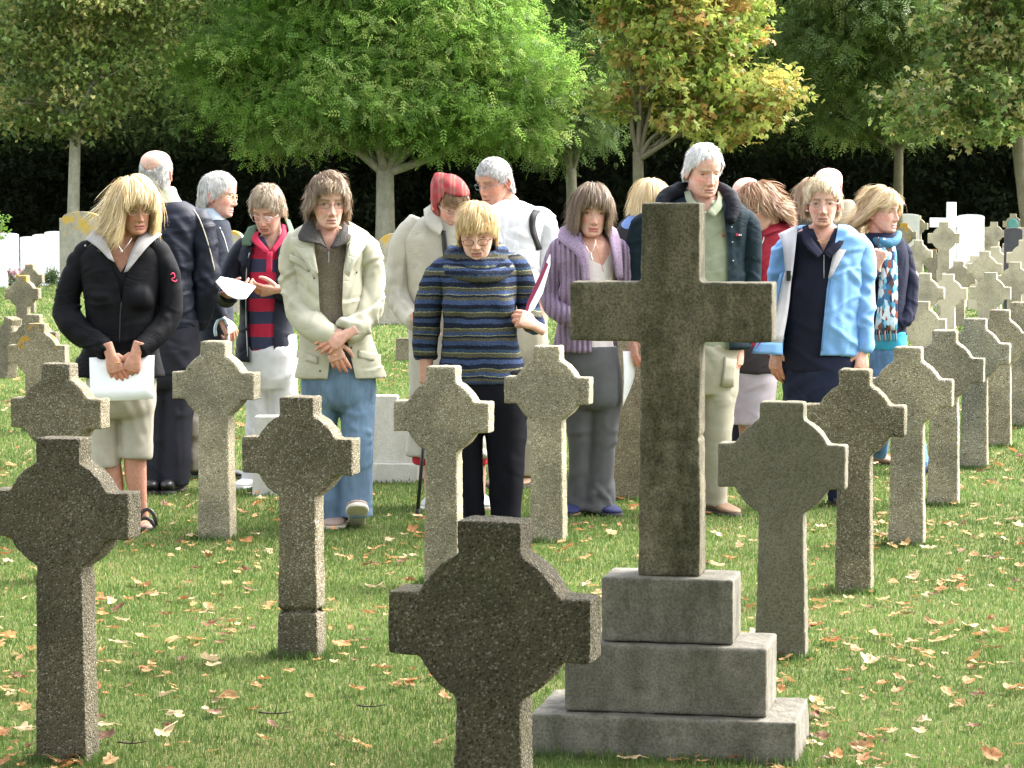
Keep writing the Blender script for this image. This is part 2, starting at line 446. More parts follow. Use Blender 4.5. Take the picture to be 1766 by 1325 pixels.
def arch_outline(w, H, rise, bury=.06, n=10, shoulder=0.0):
    hw = w / 2; R = [(hw, -bury), (hw, H - rise)]
    if shoulder: R += [(hw * (1 - shoulder), H - rise)]; hw = hw * (1 - shoulder)
    for k in range(1, n + 1):
        a = k / n * math.pi / 2; R.append((hw * math.cos(a), H - rise + rise * math.sin(a)))
    return R + [(-x, z) for x, z in reversed(R[:-1])]
def extrude(outline, t):
    n = len(outline)
    V = [(x, -t / 2, z) for x, z in outline] + [(x, t / 2, z) for x, z in outline]
    j = np.arange(n); j2 = (j + 1) % n
    return np.array(V, float), [np.stack([j, j + n, j2 + n, j2], 1)[:, ::-1], j[None, :], (j[::-1] + n)[None, :]]
def bevelled(name, V, fs, w=.006):
    me = mesh_np(name, V, fs, smooth=False); bm = bmesh.new(); bm.from_mesh(me)
    bmesh.ops.recalc_face_normals(bm, faces=bm.faces)
    es = [e for e in bm.edges if len(e.link_faces) == 2 and e.calc_face_angle(0) > .35]
    bmesh.ops.bevel(bm, geom=es, offset=w, segments=2, affect='EDGES', profile=.6)
    bm.to_mesh(me); bm.free(); return me
def eroded(name, V, fs, vox, amp, seed, freq=60, crack=None):
    V, fs = remesh(V, fs, vox)
    V = smooth_np(V, fs, 1, .5); N = normals_np(V, fs)
    d = amp * vnoise(V * freq, seed) + amp * .8 * vnoise(V * freq * .35, seed + 3)
    if crack:
        for zc, dep, wid, x0, x1 in crack:
            zz = zc + .008 * vnoise(V * [25, 5, 0], seed + 5)
            mask = (V[:, 0] > x0) & (V[:, 0] < x1)
            d = d - dep * np.exp(-((V[:, 2] - zz) / wid) ** 2) * mask
    V = V + N * d[:, None]
    return mesh_np(name, V, fs)

def stones():
    stone_mats()
    ROT = rad(-15)
    def wheel(label, px, pyb, top, w, mat, group=None, rot=ROT, vox=None, tilt=(0, 0), Y=None, t=.092, crack=None, seed=0, name='wheel_cross', **kw):
        P = G(px, pyb) if Y is None else np.array([U(px, HOR, Y)[0], Y, 0])
        H = U(px, top, P[1])[2]
        V, fs = extrude(wheel_outline(w, H, **kw), t)
        me = eroded(name, V, fs, vox * .85, .0014, seed, crack=crack) if vox else bevelled(name, V, fs)
        o = link(name, me, AGG[mat]); o.location = P; o.rotation_euler = (rad(tilt[0]), rad(tilt[1]), rot)
        return tag(o, label, 'gravestone', group)
    g1 = 'pebble concrete wheel crosses in the near rows'
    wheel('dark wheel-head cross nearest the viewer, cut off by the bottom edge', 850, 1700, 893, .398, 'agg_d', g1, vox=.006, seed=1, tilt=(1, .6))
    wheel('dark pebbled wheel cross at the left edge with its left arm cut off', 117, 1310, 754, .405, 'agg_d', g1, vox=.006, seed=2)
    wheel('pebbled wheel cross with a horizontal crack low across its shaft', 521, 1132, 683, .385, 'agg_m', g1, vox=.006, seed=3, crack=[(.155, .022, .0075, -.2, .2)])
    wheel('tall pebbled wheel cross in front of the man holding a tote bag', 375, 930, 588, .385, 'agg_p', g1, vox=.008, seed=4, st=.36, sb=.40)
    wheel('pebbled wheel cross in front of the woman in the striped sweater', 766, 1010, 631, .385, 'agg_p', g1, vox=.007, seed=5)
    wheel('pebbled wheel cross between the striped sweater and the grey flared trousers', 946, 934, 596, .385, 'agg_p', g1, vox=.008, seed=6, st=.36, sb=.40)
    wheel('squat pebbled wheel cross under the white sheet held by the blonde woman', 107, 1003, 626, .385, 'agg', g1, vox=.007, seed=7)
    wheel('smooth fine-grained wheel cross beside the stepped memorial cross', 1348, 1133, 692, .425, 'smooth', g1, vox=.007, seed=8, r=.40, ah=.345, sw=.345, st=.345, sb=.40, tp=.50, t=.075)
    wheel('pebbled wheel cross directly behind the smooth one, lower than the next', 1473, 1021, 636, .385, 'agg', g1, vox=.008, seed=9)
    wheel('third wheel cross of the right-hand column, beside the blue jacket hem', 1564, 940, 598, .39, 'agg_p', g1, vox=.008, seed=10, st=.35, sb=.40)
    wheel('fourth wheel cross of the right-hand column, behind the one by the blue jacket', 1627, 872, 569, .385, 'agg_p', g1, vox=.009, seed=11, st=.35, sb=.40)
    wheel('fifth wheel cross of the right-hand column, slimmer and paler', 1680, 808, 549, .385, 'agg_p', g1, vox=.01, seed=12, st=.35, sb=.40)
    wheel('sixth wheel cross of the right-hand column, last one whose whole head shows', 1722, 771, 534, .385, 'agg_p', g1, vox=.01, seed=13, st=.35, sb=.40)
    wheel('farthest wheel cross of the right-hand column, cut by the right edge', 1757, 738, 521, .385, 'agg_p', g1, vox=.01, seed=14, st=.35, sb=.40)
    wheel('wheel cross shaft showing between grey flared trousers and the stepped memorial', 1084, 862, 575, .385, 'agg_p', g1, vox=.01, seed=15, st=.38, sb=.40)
    wheel('low wheel cross hidden behind the mauve skirt', 1277, 770, 560, .36, 'agg', g1, seed=16)
    # left background
    g2 = 'lichened wheel crosses in the left background'
    wheel('lichen-capped grey wheel cross just behind the squat one on the left', 68, 745, 558, .385, 'agg_ll', g2, vox=.009, seed=20, rot=rad(-10))
    wheel('small wheel cross peeping out behind the lichen-capped one', 61, 690, 542, .36, 'agg', g2, vox=.01, seed=21, rot=rad(-10))
    wheel('slim wheel cross with orange lichen on its shoulders standing on the far lawn', 41, 590, 475, .37, 'agg_l', g2, vox=.01, seed=22, rot=rad(-14))
    wheel('far wheel cross with a yellow lichen patch beside the pink flowers', 53, 540, 456, .36, 'agg_l', g2, vox=.011, seed=23, rot=rad(-14))
    wheel('leaning grey wheel cross cut by the left edge', 12, 652, 545, .38, 'agg', g2, vox=.01, seed=24, rot=rad(-48), tilt=(0, 12), t=.11)
    # right background field
    g3 = 'pale crosses in the sunlit field on the right'
    def far(label, cx, top, wpx, mat, w=.39, **kw):
        Y = F * w / wpx
        return wheel(label, cx, 0, top, w, mat, g3, Y=Y, st=.36, sb=.40, **kw)
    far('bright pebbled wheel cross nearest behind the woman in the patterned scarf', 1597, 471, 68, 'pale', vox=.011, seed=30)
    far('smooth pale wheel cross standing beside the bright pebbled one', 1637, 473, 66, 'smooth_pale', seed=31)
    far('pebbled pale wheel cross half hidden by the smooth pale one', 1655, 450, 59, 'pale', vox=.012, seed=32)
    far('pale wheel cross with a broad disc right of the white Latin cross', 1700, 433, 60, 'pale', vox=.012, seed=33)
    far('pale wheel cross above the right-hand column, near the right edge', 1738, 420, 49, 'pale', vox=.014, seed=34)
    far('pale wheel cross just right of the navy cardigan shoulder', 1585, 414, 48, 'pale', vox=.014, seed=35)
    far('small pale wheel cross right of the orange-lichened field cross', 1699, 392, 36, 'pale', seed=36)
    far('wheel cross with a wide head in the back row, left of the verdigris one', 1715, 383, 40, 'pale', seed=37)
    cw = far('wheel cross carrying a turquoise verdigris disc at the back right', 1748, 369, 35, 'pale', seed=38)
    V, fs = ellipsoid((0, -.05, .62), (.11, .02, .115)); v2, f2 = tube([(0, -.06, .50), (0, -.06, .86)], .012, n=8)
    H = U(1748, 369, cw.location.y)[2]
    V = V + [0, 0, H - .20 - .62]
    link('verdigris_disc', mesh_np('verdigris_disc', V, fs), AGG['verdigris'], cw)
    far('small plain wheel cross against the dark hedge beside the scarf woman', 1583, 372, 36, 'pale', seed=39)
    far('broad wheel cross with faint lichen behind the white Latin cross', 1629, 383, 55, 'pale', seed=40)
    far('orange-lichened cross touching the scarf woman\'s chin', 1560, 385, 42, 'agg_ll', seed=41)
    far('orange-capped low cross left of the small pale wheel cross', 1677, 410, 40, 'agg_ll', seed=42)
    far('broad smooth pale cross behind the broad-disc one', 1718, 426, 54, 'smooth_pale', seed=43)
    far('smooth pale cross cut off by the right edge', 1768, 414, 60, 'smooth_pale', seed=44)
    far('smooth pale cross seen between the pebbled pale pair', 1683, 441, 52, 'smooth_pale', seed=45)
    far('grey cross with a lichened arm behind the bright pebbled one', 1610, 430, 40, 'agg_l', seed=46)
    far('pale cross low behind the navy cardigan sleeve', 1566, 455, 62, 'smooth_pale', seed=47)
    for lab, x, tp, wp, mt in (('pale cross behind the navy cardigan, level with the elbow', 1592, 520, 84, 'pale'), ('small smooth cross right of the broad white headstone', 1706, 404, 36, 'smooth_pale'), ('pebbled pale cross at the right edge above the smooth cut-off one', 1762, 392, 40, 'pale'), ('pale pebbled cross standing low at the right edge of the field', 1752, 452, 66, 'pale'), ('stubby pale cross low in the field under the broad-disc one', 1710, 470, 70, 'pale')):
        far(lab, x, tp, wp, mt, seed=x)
    # white Latin cross on its step
    Y = 37.0; P = np.array([U(1641, HOR, Y)[0], Y, 0]); H = U(1641, 349, Y)[2]
    e = empty('latin_cross', P, 'tall white marble Latin cross on a plinth in the right background', 'gravestone')
    e.rotation_euler = (0, 0, rad(-12))
    V, fs = extrude(latin_outline(.56, H, .125, .125, H - .27, bury=0), .12); V[:, 2] = np.maximum(V[:, 2], .26)
    link('cross_shaft', bevelled('cross_shaft', V, fs), AGG['marble'], e)
    V, fs = box((0, 0, .11), (.42, .34, .30)); link('plinth', bevelled('plinth', V, fs, .015), AGG['greymarble'], e)
    # headstones
    def head(label, x0, x1, top, bot, mat, rise, rot=-8, t=.09, Y=None, shoulder=0, group=None, name='headstone'):
        P = G((x0 + x1) / 2, bot) if Y is None else np.array([U((x0 + x1) / 2, HOR, Y)[0], Y, 0])
        k = P[1] / F; H = U(0, top, P[1])[2]
        V, fs = extrude(arch_outline((x1 - x0) * k, H, rise, shoulder=shoulder), t)
        o = link(name, bevelled(name, V, fs, .008), AGG[mat]); o.location = P; o.rotation_euler = (0, 0, rad(rot))
        return tag(o, label, 'gravestone', group)
    gw = 'white headstones in the background'
    head('white headstone at the left edge above the pink flowers', -14, 33, 402, 492, 'marble', .03, group=gw)
    head('white headstone with the lowest top, left of two taller ones', 36, 62, 408, 488, 'marble', .02, group=gw)
    head('white headstone between a lower one and a taller one on the left', 55, 84, 404, 482, 'marble', .03, group=gw, Y=45.5)
    head('white headstone touching the tall lichened slab', 76, 109, 399, 476, 'marble', .03, group=gw, Y=47)
    head('white headstone behind the scarf woman\'s face', 1546, 1586, 369, 440, 'marble', .04, Y=52, group=gw)
    head('broad white headstone behind the white Latin cross', 1651, 1698, 370, 440, 'marble', .04, Y=46, group=gw)
    head('white headstone glimpsed between the red and light blue jackets', 1355, 1392, 372, 440, 'marble', .04, Y=50, group=gw)
    head('tall grey slab with yellow lichen behind the blonde woman\'s shoulder', 104, 180, 365, 500, 'lichen', .10, shoulder=.14, t=.12)
    head('orange-lichened slab behind the woman in the cream jacket', 652, 716, 402, 560, 'orange', .16, t=.14)
    head('orange-lichened stone behind the man in profile', 380, 424, 398, 540, 'orange', .16, t=.14)
    head('small brown stone stub in the grass right of the cream jacket', 684, 712, 583, 624, 'agg', .01, rot=-10, name='stone_stub')
    head('low rough white stone at the left edge beside the flowers', -8, 13, 465, 496, 'marble', .10, name='boundary_stone')
    # dark slate headstone below the verdigris cross
    head('dark slate headstone below the turquoise disc', 1733, 1764, 393, 470, 'dark', .03, Y=32)
    # pale marble memorial with curved shoulders between cream jacket and walking stick
    Y = 14.75; k = Y / F; P = np.array([U(700, HOR, Y)[0], Y, 0])
    e = empty('marble_memorial', P, 'pale grey marble headstone with curved shoulders behind the walking stick', 'gravestone'); e.rotation_euler = (0, 0, rad(-4))
    zt = U(0, 682, Y)[2]; zs = U(0, 748, Y)[2]
    R = [(.125, .0), (.125, zs)]
    for i in range(9):
        a = math.pi / 2 * i / 8; R.append((.125 - .075 * math.sin(a) , zs + (zt - zs) * .75 * (1 - math.cos(a))))
    R += [(.035, zt - .035), (.035, zt), (-.035, zt)]
    ol = [(x - .08, z) for x, z in R[:-1]] + [(-.23, zt), (-.23, -.06), (.045, -.06)]
    V, fs = extrude(ol, .09); link('tablet', bevelled('tablet', V, fs, .006), AGG['greymarble'], e)
    V, fs = box((-.09, -.06, .03), (.32, .045, .14)); link('base_block', bevelled('base_block', V, fs, .006), AGG['greymarble'], e)
    V, fs = box((.135, .02, .17), (.155, .12, .46)); link('side_block', bevelled('side_block', V, fs, .006), AGG['greymarble'], e)
    V, fs = box((0, 0, 0), (1, 1, 1)); V = V * [1, 1, 1]; V[:, :2] *= np.where(V[:, 2:3] > 0, .115, .15); V[:, 2] = V[:, 2] * .42 + .19
    o = link('marble_pillar', bevelled('marble_pillar', V, fs, .006), AGG['greymarble']); o.location = G(462, 852)
    tag(o, 'small tapering white marble pillar behind the cracked cross', 'gravestone')
    # big stepped memorial
    P = G(1142, 1311); e = empty('memorial_cross', P, 'tall dark Latin cross on three stone steps, largest monument of all', 'memorial cross')
    R = -11; e.rotation_euler = (0, 0, rad(R))
    def part(name, V, fs, mat, vox=.006, amp=.0011, seed=0, crack=None, freq=45):
        link(name, eroded(name, V, fs, vox, amp, seed, freq, crack), AGG[mat], e)
    def tap(w, d, z0, z1, yc, tw=1.0):
        V, fs = box((0, 0, 0), (1, 1, 1)); s = np.where(V[:, 2] > 0, tw, 1.0)
        V[:, 0] *= w * s; V[:, 1] = V[:, 1] * d * s + yc; V[:, 2] = np.where(V[:, 2] > 0, z1, z0); return V, fs
    yc = .185
    part('step', *tap(.735, .385, -.05, .115, yc, .985), 'step', seed=1, amp=.0018)
    part('step', *tap(.555, .285, .117, .305, yc), 'step', seed=2)
    part('step', *tap(.362, .205, .307, .485, yc), 'step', seed=3)
    V, fs = extrude([(x, z + .486) for x, z in latin_outline(.556, 1.022, .164, .162, .725, bury=0)], .125); V[:, 1] += yc
    part('cross_shaft', V, fs, 'big', seed=4, crack=[(.86, .006, .006, -.01, .10)])

# ------------------------------------------------------------------ trees
def place(T, n, rng, pos, size, droop=0.0, tiltamt=1.0):
    """n randomly turned copies of leaf template T (points in xy-ish plane, stem at origin along +y)"""
    a = rng.random(n) * 2 * math.pi; b = rng.normal(0, .55 * tiltamt, n) - droop; c = rng.normal(0, .8 * tiltamt, n)
    V = np.repeat(T[None], n, 0) * size[:, None, None]
    cc, ss = np.cos(c)[:, None], np.sin(c)[:, None]; x = V[..., 0] * cc + V[..., 2] * ss; z = -V[..., 0] * ss + V[..., 2] * cc; y = V[..., 1]
    cb, sb = np.cos(b)[:, None], np.sin(b)[:, None]; y2 = y * cb - z * sb; z2 = y * sb + z * cb
    ca, sa = np.cos(a)[:, None], np.sin(a)[:, None]
    return np.stack([x * ca - y2 * sa, x * sa + y2 * ca, z2], -1) + pos[:, None]
def leaflet(l, w, at=(0, 0, 0), ang=0.0):
    P = np.array([[0, 0, 0], [w / 2, l * .45, .12 * w], [0, l, -.08 * l], [-w / 2, l * .45, .12 * w]])
    return P @ Rz(ang).T + np.asarray(at)
def tpl_ash():
    L = [leaflet(.085, .032, (0, .25, -.05), 0)]
    for k in range(4):
        y = .05 + .055 * k
        for s in (-1, 1): L.append(leaflet(.085, .03, (0, y, -.12 * y * y / .25), s * 1.0))
    return np.concatenate(L), np.arange(36).reshape(-1, 4)
def tpl_maple():
    L = [leaflet(.12, .055), leaflet(.10, .05, (0, .012, 0), .85), leaflet(.10, .05, (0, .012, 0), -.85)]
    return np.concatenate(L), np.arange(12).reshape(-1, 4)
def tpl_simple(l=.12, w=.06):
    return np.concatenate([leaflet(l, w), leaflet(l * .9, w * .9, (.05, .05, .03), 1.9)]), np.arange(8).reshape(-1, 4)
LEAFM = {}
def leaf_mat(tr=.45):
    if tr not in LEAFM:
        g = NT('leaf_%d' % int(tr * 100)); a = g.attr(); g.color(a.outputs['Color']).rough(*((.45, .35) if tr > .3 else (.8, .08))); g.translucent(a.outputs['Color'], tr); LEAFM[tr] = g.mat
    return LEAFM[tr]
def foliage(name, tpl, pos, size, cols, rng, parent, mat, droop=.3, tilt=1.0):
    T, Q = tpl; n = len(pos)
    V = place(T, n, rng, pos, size, droop, tilt)
    F4 = (np.arange(n)[:, None, None] * len(T) + Q[None]).reshape(-1, 4)
    me = mesh_np(name, V.reshape(-1, 3), [F4])
    C4 = np.ones((n, len(T), 4)); C4[..., :3] = cols[:, None]
    at = me.color_attributes.new('Col', 'FLOAT_COLOR', 'POINT'); at.data.foreach_set('color', C4.ravel())
    return link(name, me, mat, parent)
def bark(name, c): return m_stone(name, c, .25, (c[0] * .5, c[1] * .55, c[2] * .4), .5, .35, .006)
def tree(label, px, Y, r, lean, lobes, tpl, palette, n_clump, per, seed, barkm, fork_py, size=1.0, sig=.26, droop=.3, tr=.45, patch=None):
    rng = np.random.default_rng(seed); base = np.array([U(px, HOR, Y)[0], Y, 0]); k = Y / F
    e = empty('tree', base, label, 'tree')
    fork = U(px + lean, fork_py, Y)
    tr_ = MB()
    pts = spline([base + [0, 0, -.1], base + (fork - base) * .35 + [rng.normal(0, .03), 0, 0], fork], 5); m = len(pts)
    tr_.add(*tube(pts, r * (1.12 - .3 * np.linspace(0, 1, m)), n=14))
    C = []
    for (lx, ly, rx, ry, dy, rd) in lobes:
        c = U(lx, ly, Y + dy); rr = np.array([rx * k, rd, ry * k])
        lim = spline([fork - [0, 0, .15], fork + (c - fork) * .4 + rng.normal(0, .12, 3) + [0, 0, .12], c], 5)
        rl = np.linspace(r * .5, r * .06, len(lim)); tr_.add(*tube(lim, rl, n=8))
        nn = max(6, int(n_clump * 1.15 * rr[0] * rr[1] * rr[2]))
        d = rng.normal(size=(nn, 3)); d /= np.linalg.norm(d, axis=1, keepdims=True)
        q = c + d * rr * (rng.random((nn, 1)) ** .42)
        C.append(q)
        for w in q[:: max(1, nn // 9)]:
            s0 = lim[rng.integers(2, len(lim))]
            b = spline([s0, (s0 + w) / 2 + rng.normal(0, .1, 3) + [0, 0, .1], w], 3)
            tr_.add(*tube(b, np.linspace(r * .11, .005, len(b)), n=5))
    C = np.concatenate(C); C = C[C[:, 2] > 1.2]
    per = int(per * 1.9); sig = sig * .78; nL = len(C) * per
    ci = np.repeat(np.arange(len(C)), per)
    P = C[ci] + rng.normal(0, 1, (nL, 3)) * [sig, sig, sig * .62]
    sz = size * (.7 + .6 * rng.random(nL))
    pal = np.array(palette); cl = rng.integers(0, len(pal), len(C))
    if patch is not None: cl = patch(C, rng)
    cols = pal[np.where(rng.random(nL) < .7, cl[ci], rng.integers(0, len(pal), nL))] * (.75 + .5 * rng.random((nL, 1))) * (.72 + .56 * rng.random((len(C), 1)))[ci]
    tr_.build('trunk', [barkm], e, base)
    foliage('crown', tpl, P - base, sz, cols, rng, e, leaf_mat(tr), droop)
    return e

def trees():
    grey = bark('grey_bark', (.30, .28, .21)); brown = bark('brown_bark', (.16, .14, .09))
    ash, maple, simp = tpl_ash(), tpl_maple(), tpl_simple()
    G_ = [(.20, .35, .065), (.26, .42, .085), (.16, .29, .055), (.36, .47, .13)]
    tree('broad bright green ash tree with a pale forked trunk behind the group', 664, 50, .185, 0,
         [(430, 130, 130, 95, 0, 1.3), (560, 60, 170, 120, .3, 1.7), (720, 30, 180, 120, -.3, 1.8), (850, 130, 130, 110, .2, 1.5), (640, 170, 170, 80, -1.0, 1.3), (480, 215, 95, 45, -.3, .9), (760, 200, 150, 55, -.4, 1.1), (640, -90, 270, 130, 0, 2), (900, 210, 70, 50, 0, .8)],
         ash, G_, 30, 44, 11, grey, 285, .82, .34, .3, .58)
    tree('olive green tree with yellowing leaves on a slim trunk at the far left', 122, 49, .115, 8,
         [(60, 60, 130, 90, 0, 1.3), (170, 130, 110, 80, -.4, 1.2), (20, 170, 90, 60, 0, 1.0), (110, 215, 80, 40, -.2, .9), (150, -60, 210, 110, 0, 1.7), (230, 30, 110, 90, .4, 1.3)],
         simp, [(.16, .23, .055), (.21, .27, .07), (.12, .18, .042), (.36, .35, .12)], 30, 34, 12, grey, 225, .85, .26, .3, .4)
    def mp(C, rng):
        h = np.clip((C[:, 0] - U(1000, 0, 50)[0]) / 3 + rng.normal(0, .5, len(C)) + .3 * vnoise(C * .9, 4), 0, 3.99)
        return np.where(rng.random(len(C)) < .45, rng.integers(0, 6, len(C)), np.where(h > .9, rng.integers(1, 6, len(C)), np.where(rng.random(len(C)) < .4, rng.integers(3, 5, len(C)), rng.integers(0, 3, len(C)))))
    tree('maple turning orange and yellow behind the white-haired man', 1095, 48, .11, 5,
         [(1180, 90, 110, 80, -.3, 1.3), (1290, 160, 95, 70, 0, 1.1), (1120, 170, 100, 60, .2, 1.1), (1200, 20, 130, 90, .2, 1.4), (1120, 40, 100, 90, 0, 1.2), (1230, 205, 110, 42, -.4, .9), (1330, 180, 60, 45, 0, .7), (1150, -70, 160, 90, 0, 1.6)],
         maple, [(.22, .31, .06), (.29, .37, .075), (.36, .41, .10), (.46, .38, .10), (.44, .26, .08), (.40, .43, .11)], 30, 34, 13, brown, 262, 1.0, .24, .3, .5, mp)
    tree('pale green ash standing between the bright ash and the turning maple', 985, 54, .12, 0,
         [(1000, 60, 90, 110, 0, 1.3), (990, 190, 85, 70, 0, 1.1), (1010, -60, 110, 90, 0, 1.5), (950, 240, 60, 40, 0, .8)],
         ash, [(.20, .30, .10), (.17, .27, .085), (.26, .35, .12)], 28, 36, 14, grey, 290, .85, .32, .35, .5)
    tree('mid green tree on a slender leaning trunk right of the light blue jacket', 1556, 51, .10, -6,
         [(1450, 100, 120, 80, .2, 1.3), (1560, 170, 120, 60, 0, 1.2), (1500, 20, 140, 80, 0, 1.5), (1600, 60, 120, 90, .4, 1.4), (1500, 205, 90, 38, 0, .9), (1500, -80, 180, 90, 0, 1.6)],
         ash, [(.13, .21, .055), (.17, .26, .065), (.11, .18, .045), (.23, .29, .09)], 28, 34, 15, brown, 250, .85, .27, .4, .4)
    tree('olive tree with drooping yellowed leaf tips cut by the right edge', 1790, 47, .13, -40,
         [(1700, 60, 120, 90, 0, 1.3), (1640, 150, 110, 60, -.2, 1.1), (1740, 170, 100, 70, 0, 1.2), (1680, 215, 100, 35, 0, .9), (1800, 40, 110, 100, 0, 1.5), (1720, -70, 180, 90, 0, 1.7), (1590, 215, 60, 30, 0, .6)],
         maple, [(.15, .23, .055), (.20, .27, .07), (.11, .175, .042), (.38, .36, .13)], 28, 32, 16, brown, 200, .9, .25, .35, .4)
    # leafy twig poking in at the left edge
    rng = np.random.default_rng(5); b = np.array([U(-16, 0, 40)[0], 40, 0]); e = empty('shrub', b, 'leafy green twig poking in at the left edge above the white headstone', 'shrub')
    m = MB()
    for q in range(5):
        tip = U(rng.uniform(-22, 6), rng.uniform(378, 400), 40); m.add(*tube(spline([b, (b + tip) / 2 + rng.normal(0, .03, 3), tip], 4), .008, n=5))
    m.build('stem', [brown], e, b)
    P = U(-8, 388, 40) + rng.normal(0, 1, (170, 3)) * [.08, .08, .09]; foliage('leaves', tpl_simple(.06, .035), P - b, np.full(170, 1.0), np.tile([.13, .24, .04], (170, 1)), rng, e, leaf_mat(.45))
    # pink flowers and a grass clump by the white headstones
    b = G(22, 492); e = empty('flowers', b, 'small pink flowers growing in front of the white headstones', 'flowers')
    n = 260; P = np.stack([rng.normal(0, .09, n), rng.normal(0, .06, n), np.abs(rng.normal(.10, .055, n))], 1)
    foliage('leaves', tpl_simple(.05, .03), P, np.full(n, 1.0), np.tile([.08, .13, .03], (n, 1)), rng, e, leaf_mat(.45))
    n = 110; P = np.stack([rng.normal(0, .09, n), rng.normal(-.03, .06, n), rng.uniform(.12, .27, n)], 1)
    PT = foliage('petals', tpl_maple(), P, np.full(n, .42), np.array([[.62, .20, .26], [.70, .38, .42]])[rng.integers(0, 2, n)], rng, e, leaf_mat(.45)); tag(PT, kind='stuff')
    b = G(88, 494); e = tag(foliage('garden_plant', tpl_simple(.13, .02), np.stack([rng.normal(0, .05, 120), rng.normal(0, .05, 120), np.abs(rng.normal(.09, .06, 120))], 1), np.full(120, 1.0), np.tile([.07, .11, .04], (120, 1)), rng, None, leaf_mat(.45), droop=-1.0), 'spiky green plant at the foot of the white headstones', 'plant'); e.location = b
    # dark wood closing the view
    rng = np.random.default_rng(21)
    n = 150000
    X = rng.uniform(-17, 17, n); Z = rng.uniform(0, 1, n) ** .8 * 10.5
    front = 60 - 3.2 * np.clip((Z - 3.0) / 3, 0, 1) + 1.6 * fbm(np.stack([X * .35, Z * .35, 0 * X], 1), 3) + 0.5 * vnoise(np.stack([X * 1.7, Z * 1.7, 0 * X], 1), 8)
    Yv = front + np.abs(rng.normal(0, .8, n))
    P = np.stack([X, Yv, Z], 1)
    cl = fbm(P * .8, 6)
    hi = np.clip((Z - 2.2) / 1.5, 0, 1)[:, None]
    C = (np.array([.014, .020, .008]) * (1 - hi) + np.array([.135, .20, .058]) * hi) * (1 + .5 * np.clip(cl, -1, 1))[:, None] * (.6 + .8 * rng.random((n, 1)))  # low leaves near black: shade under the crowns put into their colour
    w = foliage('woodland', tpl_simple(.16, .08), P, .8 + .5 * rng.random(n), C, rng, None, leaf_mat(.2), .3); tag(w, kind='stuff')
    # added backing sheet behind the leaves: closes sky gaps, deep shade put into its colour
    nx, nz = 120, 40; xs = np.linspace(-22, 22, nx); zs = np.linspace(-.2, 14, nz); XX, ZZ = np.meshgrid(xs, zs)
    YY = 62.5 + .12 * ZZ + .7 * fbm(np.stack([XX.ravel(), ZZ.ravel(), 0 * XX.ravel()], 1) * .8, 2).reshape(XX.shape)
    i = np.arange(nz - 1)[:, None] * nx; j = np.arange(nx - 1)[None]; Q = np.stack([i + j, i + j + 1, i + nx + j + 1, i + nx + j], -1).reshape(-1, 4)
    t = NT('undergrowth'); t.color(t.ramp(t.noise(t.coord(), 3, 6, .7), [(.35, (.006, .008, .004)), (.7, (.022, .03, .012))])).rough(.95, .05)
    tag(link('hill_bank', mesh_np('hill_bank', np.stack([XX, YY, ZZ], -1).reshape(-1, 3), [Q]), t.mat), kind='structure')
    for k, (px, Y, r) in enumerate([(960, 57.5, .05), (1300, 58, .06), (360, 58, .06), (1680, 57.6, .05), (1440, 58, .05)]):
        b = np.array([U(px, 330, Y)[0], Y, 0]); m = MB(); pts = spline([b, b + [rng.normal(0, .1), 0, 2], b + [rng.normal(0, .2), 0, 4.5]], 4); m.add(*tube(pts, np.linspace(r, r * .6, len(pts)), n=8))
    # old tree overhead at the viewer's back: shades the foreground
    b = np.array([-2.0, -3.5, 0.0]); e = empty('tree', b, 'old spreading tree at the viewer\'s back that shades the nearest crosses', 'tree')
    m = MB(); top = b + [0.3, 0.5, 3.4]; m.add(*tube(spline([b - [0, 0, .1], b + [0, .1, 1.6], top], 4), np.linspace(.42, .3, 9), n=14))
    CC = []
    for q in range(33):
        c = np.array([rng.uniform(-8, 7), rng.uniform(-8, 4.5), rng.uniform(4.0, 8.0)]) if q < 16 else np.array([rng.uniform(.5, 6.0), rng.uniform(4.5, 8.5), rng.uniform(3.1, 4.6)]) if q >= 30 else np.array([rng.uniform(-4.5, 4.5), rng.uniform(-4.0, 4.6), rng.uniform(3.0, 4.2)]); CC.append(c)  # low and forward clumps added above the view to deepen foreground shade
        l = spline([top - [0, 0, .2], (top + c) / 2 + [0, 0, .5], c], 4); m.add(*tube(l, np.linspace(.16, .03, len(l)), n=7))
    CC = np.array(CC); nL = 16500; P = CC[rng.integers(0, 33, nL)] + rng.normal(0, 1, (nL, 3)) * [1.0, .9, .42]; P = P[(P[:, 2] > 2.0 + .075 * np.maximum(P[:, 1], 0) + .05 * np.abs(P[:, 0])) & (P[:, 1] < 9.5)]; nL = len(P)
    m.build('trunk', [brown], e, b)
    n = 7000; W = np.stack([rng.uniform(-26, 26, n), -11.5 + rng.normal(0, .7, n), rng.uniform(0, 1, n) * 3.2], 1); W[:, 1] -= .02 * W[:, 0] ** 2
    tag(foliage('hedgerow', tpl_simple(.5, .3), W, np.full(n, 1.0), np.tile([.035, .055, .016], (n, 1)), rng, None, leaf_mat(.2), .3), kind='stuff')  # unseen hedge added behind the camera to dim camera-facing sides
    foliage('crown', tpl_simple(.26, .15), P - b, np.full(nL, 1.0), np.tile([.07, .11, .03], (nL, 1)), rng, e, leaf_mat(.45), .2)

